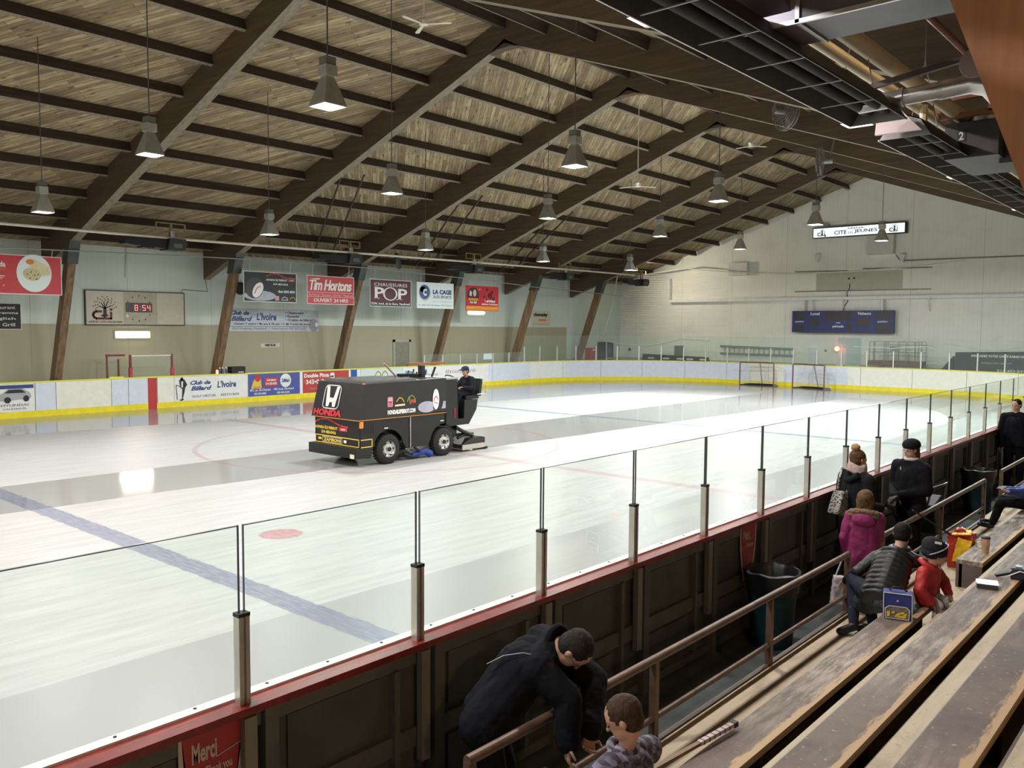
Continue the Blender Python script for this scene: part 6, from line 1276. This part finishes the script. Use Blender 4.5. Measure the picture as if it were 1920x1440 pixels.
# --- woman in the black puffer jacket
J = dict(pel=(14.55,-6.86,.74), che=(14.53,-6.52,.93), nck=(14.53,-6.34,1.02), hed=(14.53,-6.26,1.155), sL=(14.38,-6.50,.96), sR=(14.68,-6.36,.955), eL=(14.25,-6.60,.82), wL=(14.12,-6.50,.69), eR=(14.74,-6.15,.84), wR=(14.70,-5.98,.74),
         hL=(14.46,-6.86,.72), hR=(14.62,-6.84,.72), kL=(14.22,-6.62,.74), kR=(14.32,-6.50,.62), aL=(14.30,-6.80,.39), aR=(14.42,-6.66,.38), tL=(14.22,-6.92,.34), tR=(14.32,-6.72,.34), nL=(-.4,.2,-.6))
PUFF = flat((.009,.009,.0105), .45, 0, .25, 'black_puffer', 9)
body, g, f, l, u, s = mkperson('dark-haired woman in a quilted black puffer jacket sitting on the front bench', J, 1.52, (-.15,.95,-.35), (0,.25,1), .215, SKIN, PUFF, cloth((.016,.018,.03), 'dark_skirt'), HBLK, SHOE, .0095, puffer=True, jvox=.008, long=0)
m = MB(); m.tube([g['nck']+V(.075*math.cos(t), .075*math.sin(t), .015) for t in [2*pi*k/16 for k in range(17)]], .03, 8, False); blob(m, 'collar', PUFF, body, .009, 2)
m = MB()
for k in range(6): t = k/5; ello(m, V(14.55,-6.90,.70).lerp(V(14.36,-6.72,.60), t), V(.4,.6,.2).normalized(), V(.8,-.5,0).normalized(), V(0,.2,1).normalized(), .10, .16, .10)
blob(m, 'coat_tail', flat((.008,.010,.015), .6, 0, .3, 'coat_lower', 9), body, .011, 2, (.03,.05))
m = MB(); tcap(m, V(14.27,-6.74,.52), .045, V(14.30,-6.80,.38), .036); blob(m, 'pale_sock', cloth((.48,.42,.46), 'pale_sock'), body, .009, 2)
# --- child in the red jacket
J = dict(pel=(14.78,-6.42,.70), che=(14.81,-6.41,.86), nck=(14.83,-6.40,.935), hed=(14.86,-6.38,1.055), sL=(14.80,-6.27,.90), sR=(14.80,-6.55,.905), eL=(14.88,-6.22,.78), wL=(14.94,-6.28,.70), eR=(14.80,-6.63,.77), wR=(14.88,-6.60,.67),
         hL=(14.80,-6.36,.67), hR=(14.80,-6.48,.67), kL=(14.93,-6.37,.64), kR=(14.92,-6.52,.64), aL=(14.92,-6.38,.40), aR=(14.90,-6.54,.40), tL=(14.99,-6.37,.36), tR=(14.97,-6.53,.36))
REDJ = flat((.40,.018,.015), .6, 0, .22, 'red_jacket', 10)
body, g, f, l, u, s = mkperson('child in a red hooded jacket and dark grey knit cap, facing right', J, 1.06, (.85,.38,-.12), (.1,0,1), .205, flat((.48,.27,.17), .5, 0, .06, 'child_skin'), REDJ, cloth((.62,.58,.62), 'white_leggings'), None, SHOE, .009, infl=.05, folds=(.02,.06))
m = MB(); ello(m, g['hed']+u*.055-f*.028, f, l, (u-f*.25).normalized(), .112, .100, .098); ello(m, g['hed']+u*.01-f*.045, f, l, u, .095, .096, .06)
blob(m, 'knit_cap', cloth((.018,.02,.023), 'grey_knit', 60, .3), body, .007, 2)
MB().tube([g['hed']+u*(.04)-f*.02+f*.096*math.cos(t)+l*.104*math.sin(t)+u*.062*math.cos(t) for t in [2*pi*k/24 for k in range(25)]], .005, 6, False).build('cap_stripe', flat((.40,.38,.42), .7, 0, 0, 'lilac_stripe'), body)
fr = Fr(g['hed']+u*.105-l*.075-f*.03, f, (-l+u*.6).normalized(), (u+l*.5).normalized()); rect(fr, -.02, .0, .035, .022, flat((.55,.55,.55), .6, 0, 0, 'cap_badge'), body, 'cap_badge', .008, .003)
m = MB(); m.tube([g['nck']-f*.02+(f*math.cos(t)+l*math.sin(t))*.078+V(0,0,.012+.03*(-math.cos(t))) for t in [2*pi*k/16 for k in range(17)]], .026, 8, False); blob(m, 'hood', REDJ, body, .008, 2, (.008,.04))
# --- driver of the resurfacer
J = dict(pel=(2.22,.62,1.45), che=(2.22,.63,1.63), nck=(2.22,.60,1.79), hed=(2.22,.52,1.95), sL=(2.36,.63,1.74), sR=(2.06,.63,1.74), eL=(2.46,.55,1.52), wL=(2.38,.30,1.56), eR=(1.98,.45,1.52), wR=(2.1,.22,1.70),
         hL=(2.30,.60,1.43), hR=(2.12,.60,1.43), kL=(2.34,.20,1.40), kR=(2.10,.16,1.40), aL=(2.36,.06,.96), aR=(2.1,.02,.96), tL=(2.36,-.12,.90), tR=(2.1,-.14,.90), nL=(0,0,-1), nR=(0,-.5,-.5))
J = {k: (v[0], v[1], v[2]) if k[0] == 'n' and k != 'nck' else v for k, v in J.items()}
body, g, f, l, u, s = mkperson('man in a dark jacket and navy cap driving the ice resurfacer', J, 1.66, (.05,-1,-.12), (0,0,1), .225, SKIN, cloth((.011,.012,.017), 'navy_hoodie'), cloth((.012,.014,.021), 'dark_jeans'), HBLK, SHOE, .011, infl=.03)
m = MB(); ello(m, g['hed']+u*.06-f*.01, f, l, u, .108, .095, .07); ello(m, g['hed']+u*.05+f*.13, f, l, u, .08, .07, .012); blob(m, 'cap', cloth((.02,.03,.065), 'navy_cap'), body, .008, 2)
m = MB(); m.tube([g['nck']-f*.05+l*x_*.12-V(0,0,.02) for x_ in (-1,-.5,0,.5,1)], .05, 8); blob(m, 'hood', cloth((.06,.06,.07), 'grey_hood'), body, .01, 2)
# --- people cut by the right edge
J = dict(pel=(14.80,-1.20,.72), che=(14.76,-1.30,.98), nck=(14.74,-1.33,1.10), hed=(14.72,-1.38,1.24), sL=(14.78,-1.46,1.04), sR=(14.74,-1.16,1.04), eL=(14.68,-1.62,.90), wL=(14.55,-1.86,.93), eR=(14.60,-1.30,.86), wR=(14.46,-1.56,.90),
         hL=(14.76,-1.28,.70), hR=(14.76,-1.12,.70), kL=(14.38,-1.42,.70), kR=(14.36,-1.18,.70), aL=(14.28,-1.44,.38), aR=(14.26,-1.2,.38), nL=(0,0,1), nR=(0,0,1))
body, g, f, l, u, s = mkperson('person in a blue jacket on the far bench, cut by the photo\'s right edge', J, 1.5, (-.8,-.5,-.3), (0,0,1), .21, SKIN, flat((.02,.045,.20), .6, 0, .25, 'blue_jacket', 9), BLACKP, HBRN, SHOE, .011, infl=.035)
r = empty('phone', (14.47,-1.85,.95), 'dark phone held by the person in the blue jacket', 'phone'); MB().obox((14.46,-1.80,.965), (.035,-.01,0), (.02,.07,.01), (0,0,.005)).build('phone_body', BLACKM, r)
J, h, l_ = standing(13.52, 4.0, 0, 1.74, math.radians(-95), .225)
mkperson('person in dark winter clothes standing by the boards at the right edge', J, 1.74, (-.3,-.95,-.1), (0,0,1), .225, SKIN, BLACKC, BLACKP, HBLK, SHOE, .014, infl=.03)

# ================================================================ SMALL THINGS ON THE BENCHES
r = empty('lunch_bag', (14.70,-7.0,.60), 'blue insulated lunch bag with a clear window pocket on the front bench', 'bag'); c = V(14.72,-6.98,.60); a = V(.11,.035,0); b = V(-.02,.055,.0)
BLB = flat((.018,.03,.17), .6, 0, .1, 'blue_bag'); m = MB(); m.obox(c+V(0,0,.115), a, b, V(0,0,.115)); blob(m, 'bag_body', BLB, r, .008, 2)
fr = Fr(c-a-b*1.12, a.normalized(), (-b).normalized())
P_ = [(.02,.01),(.20,.01),(.205,.09),(.18,.115),(.045,.115),(.015,.09)]; poly(fr, P_, flat((.15,.13,.11), .15, 0, .5, 'clear_pocket', 60), r, 'window_pocket', .0, .004); strokes(fr, [P_+[P_[0]], [(.005,.0),(.0,.225),(.22,.225),(.225,.0)]], .006, ALUW, r, 'silver_piping', .003)
m = MB(); rr_ = random.Random(5)
for k in range(14): m.obox(fr.p(.04+.14*rr_.random(), .025+.04*rr_.random(), .006), V(.012,.002,.004), V(0,.003,.0), V(.002,0,.009))
m.build('snack_pieces', GOLD, r); txt(fr, 'A', .10, .155, .02, .018, WH, r, 0); MB().tube([c-a*.6+V(0,0,.23), c-a*.3+V(0,0,.262), c+a*.3+V(0,0,.262), c+a*.6+V(0,0,.23)], .007, 6).build('handle', BLACKM, r, True)
r = empty('travel_mug', (14.77,-4.10,.60), 'beige travel mug with black lid standing on the bench across the aisle', 'mug'); c = (14.77,-4.10,.60)
MB().lathe([(.034,0),(.037,.01),(.045,.15),(.045,.16)], c, 24).build('mug_body', flat((.50,.33,.20), .35, 0, .15, 'beige_mug', 20), r, True); MB().lathe([(.047,.16),(.048,.175),(.03,.185)], c, 24).build('lid', BLACKM, r, True); MB().tube([V(*c)+V(-.042,-.02,.14), V(*c)+V(-.085,-.045,.13), V(*c)+V(-.08,-.045,.06), V(*c)+V(-.038,-.02,.05)], .008, 8).build('handle', flat((.50,.33,.20), .35, 0, .15, 'beige_mug', 20), r, True)
r = empty('snack_bag', (14.42,-3.9,.30), 'crumpled red and yellow snack bag standing behind the end of the bench', 'snack bag'); c = V(14.43,-3.80,.30)
m = MB(); m.prism([c+V(-.10,-.05,0), c+V(.12,-.02,0), c+V(.16,.0,.40), c+V(.0,.02,.46), c+V(-.12,-.02,.38)], (.0,.13,.0)); blob(m, 'bag_foil', flat((.35,.025,.012), .3, 0, .2, 'red_foil'), r, .009, 2, (.03,.05))
m = MB(); m.prism([c+V(-.05,-.075,.08), c+V(.11,-.055,.08), c+V(.15,-.04,.34), c+V(.0,-.05,.36)], (0,.03,0)).prism([c+V(-.08,-.03,.37), c+V(.14,-.02,.40), c+V(.12,.08,.43), c+V(-.04,.10,.44)], (0,.0,.02)); blob(m, 'yellow_panel', flat((.70,.42,.01), .3, 0, .15, 'yellow_foil'), r, .008, 2, (.02,.05))
r = empty('hockey_stick', (14.0,-3.9,.6), 'thin black stick leaning between the railing and the snack bag', 'stick'); MB().tube([(14.40,-4.02,.72),(14.06,-4.30,1.0)], .012, 6).build('shaft', BLACKM, r)
r = empty('metal_tin', (15.32,-6.62,.90), 'flat shiny metal tin lying on the second bench', 'tin'); c = V(15.31,-6.60,.90); a = V(.075,.02,0); b = V(-.018,.07,0)
MB().obox(c+V(0,0,.02), a, b, V(0,0,.018)).build('tin_body', flat((.10,.095,.09), .3, .6, .1, 'tin_side'), r); MB().obox(c+V(0,0,.040), a*1.04, b*1.04, V(0,0,.003)).build('lid', flat((.28,.28,.28), .3, .85, .35, 'tin_lid', 40), r)
r = empty('helmet_bag', (15.46,-6.15,.90), 'dark navy bag with white zip and strap on the second bench at the right edge', 'bag'); c = V(15.50,-6.12,.90)
m = MB(); m.prism([c+V(-.10,-.09,0), c+V(.10,-.07,0), c+V(.10,.16,0), c+V(-.06,.12,0)], (.0,.0,.10)); blob(m, 'bag_body', flat((.012,.015,.035), .5, 0, .15, 'navy_bag'), r, .009, 5)
MB().tube([c+V(-.105,-.10,.03), c+V(-.02,-.105,.085), c+V(.10,-.075,.06)], .005, 6).tube([c+V(-.09,-.10,.08), c+V(-.07,.12,.09)], .005, 6).build('white_zip', WH, r); MB().beam(c+V(-.10,-.06,.05), c+V(-.20,-.12,.02), .04, .02).build('strap', BLACKM, r); rect(Fr(c+V(-.07,-.03,.105), (1,0,0), (0,0,1), (0,1,0)), 0, 0, .05, .025, WH, r, 'white_label')
# hockey stick on the front bench
r = empty('hockey_stick', (14.5,-10.6,.63), 'taped end of a hockey stick lying across the front bench beside the boy', 'hockey stick'); A = V(14.36,-11.35,.66); B = V(14.62,-9.70,.66)
A = at(1190, 1462, 2, .64); B = at(1376, 1357, 2, .64); d = (B-A).normalized()
MB().beam(A, A+d*(B-A).length*.62, .028, .02).build('shaft', flat((.16,.085,.03), .4, 0, .2, 'stick_wood'), r); MB().beam(A+d*(B-A).length*.62, B-d*.02, .032, .024).build('tape', cloth((.45,.37,.36), 'white_tape'), r)
m = MB()
for k in range(6): p = A+d*(B-A).length*(.65+.055*k); m.beam(p, p+d*.006, .036, .027)
m.build('tape_ridges', BLACKM, r); MB().obox(B, d*.02, d.cross(V(0,0,1))*.02, V(0,0,.016)).build('butt_end', BLACKM, r)
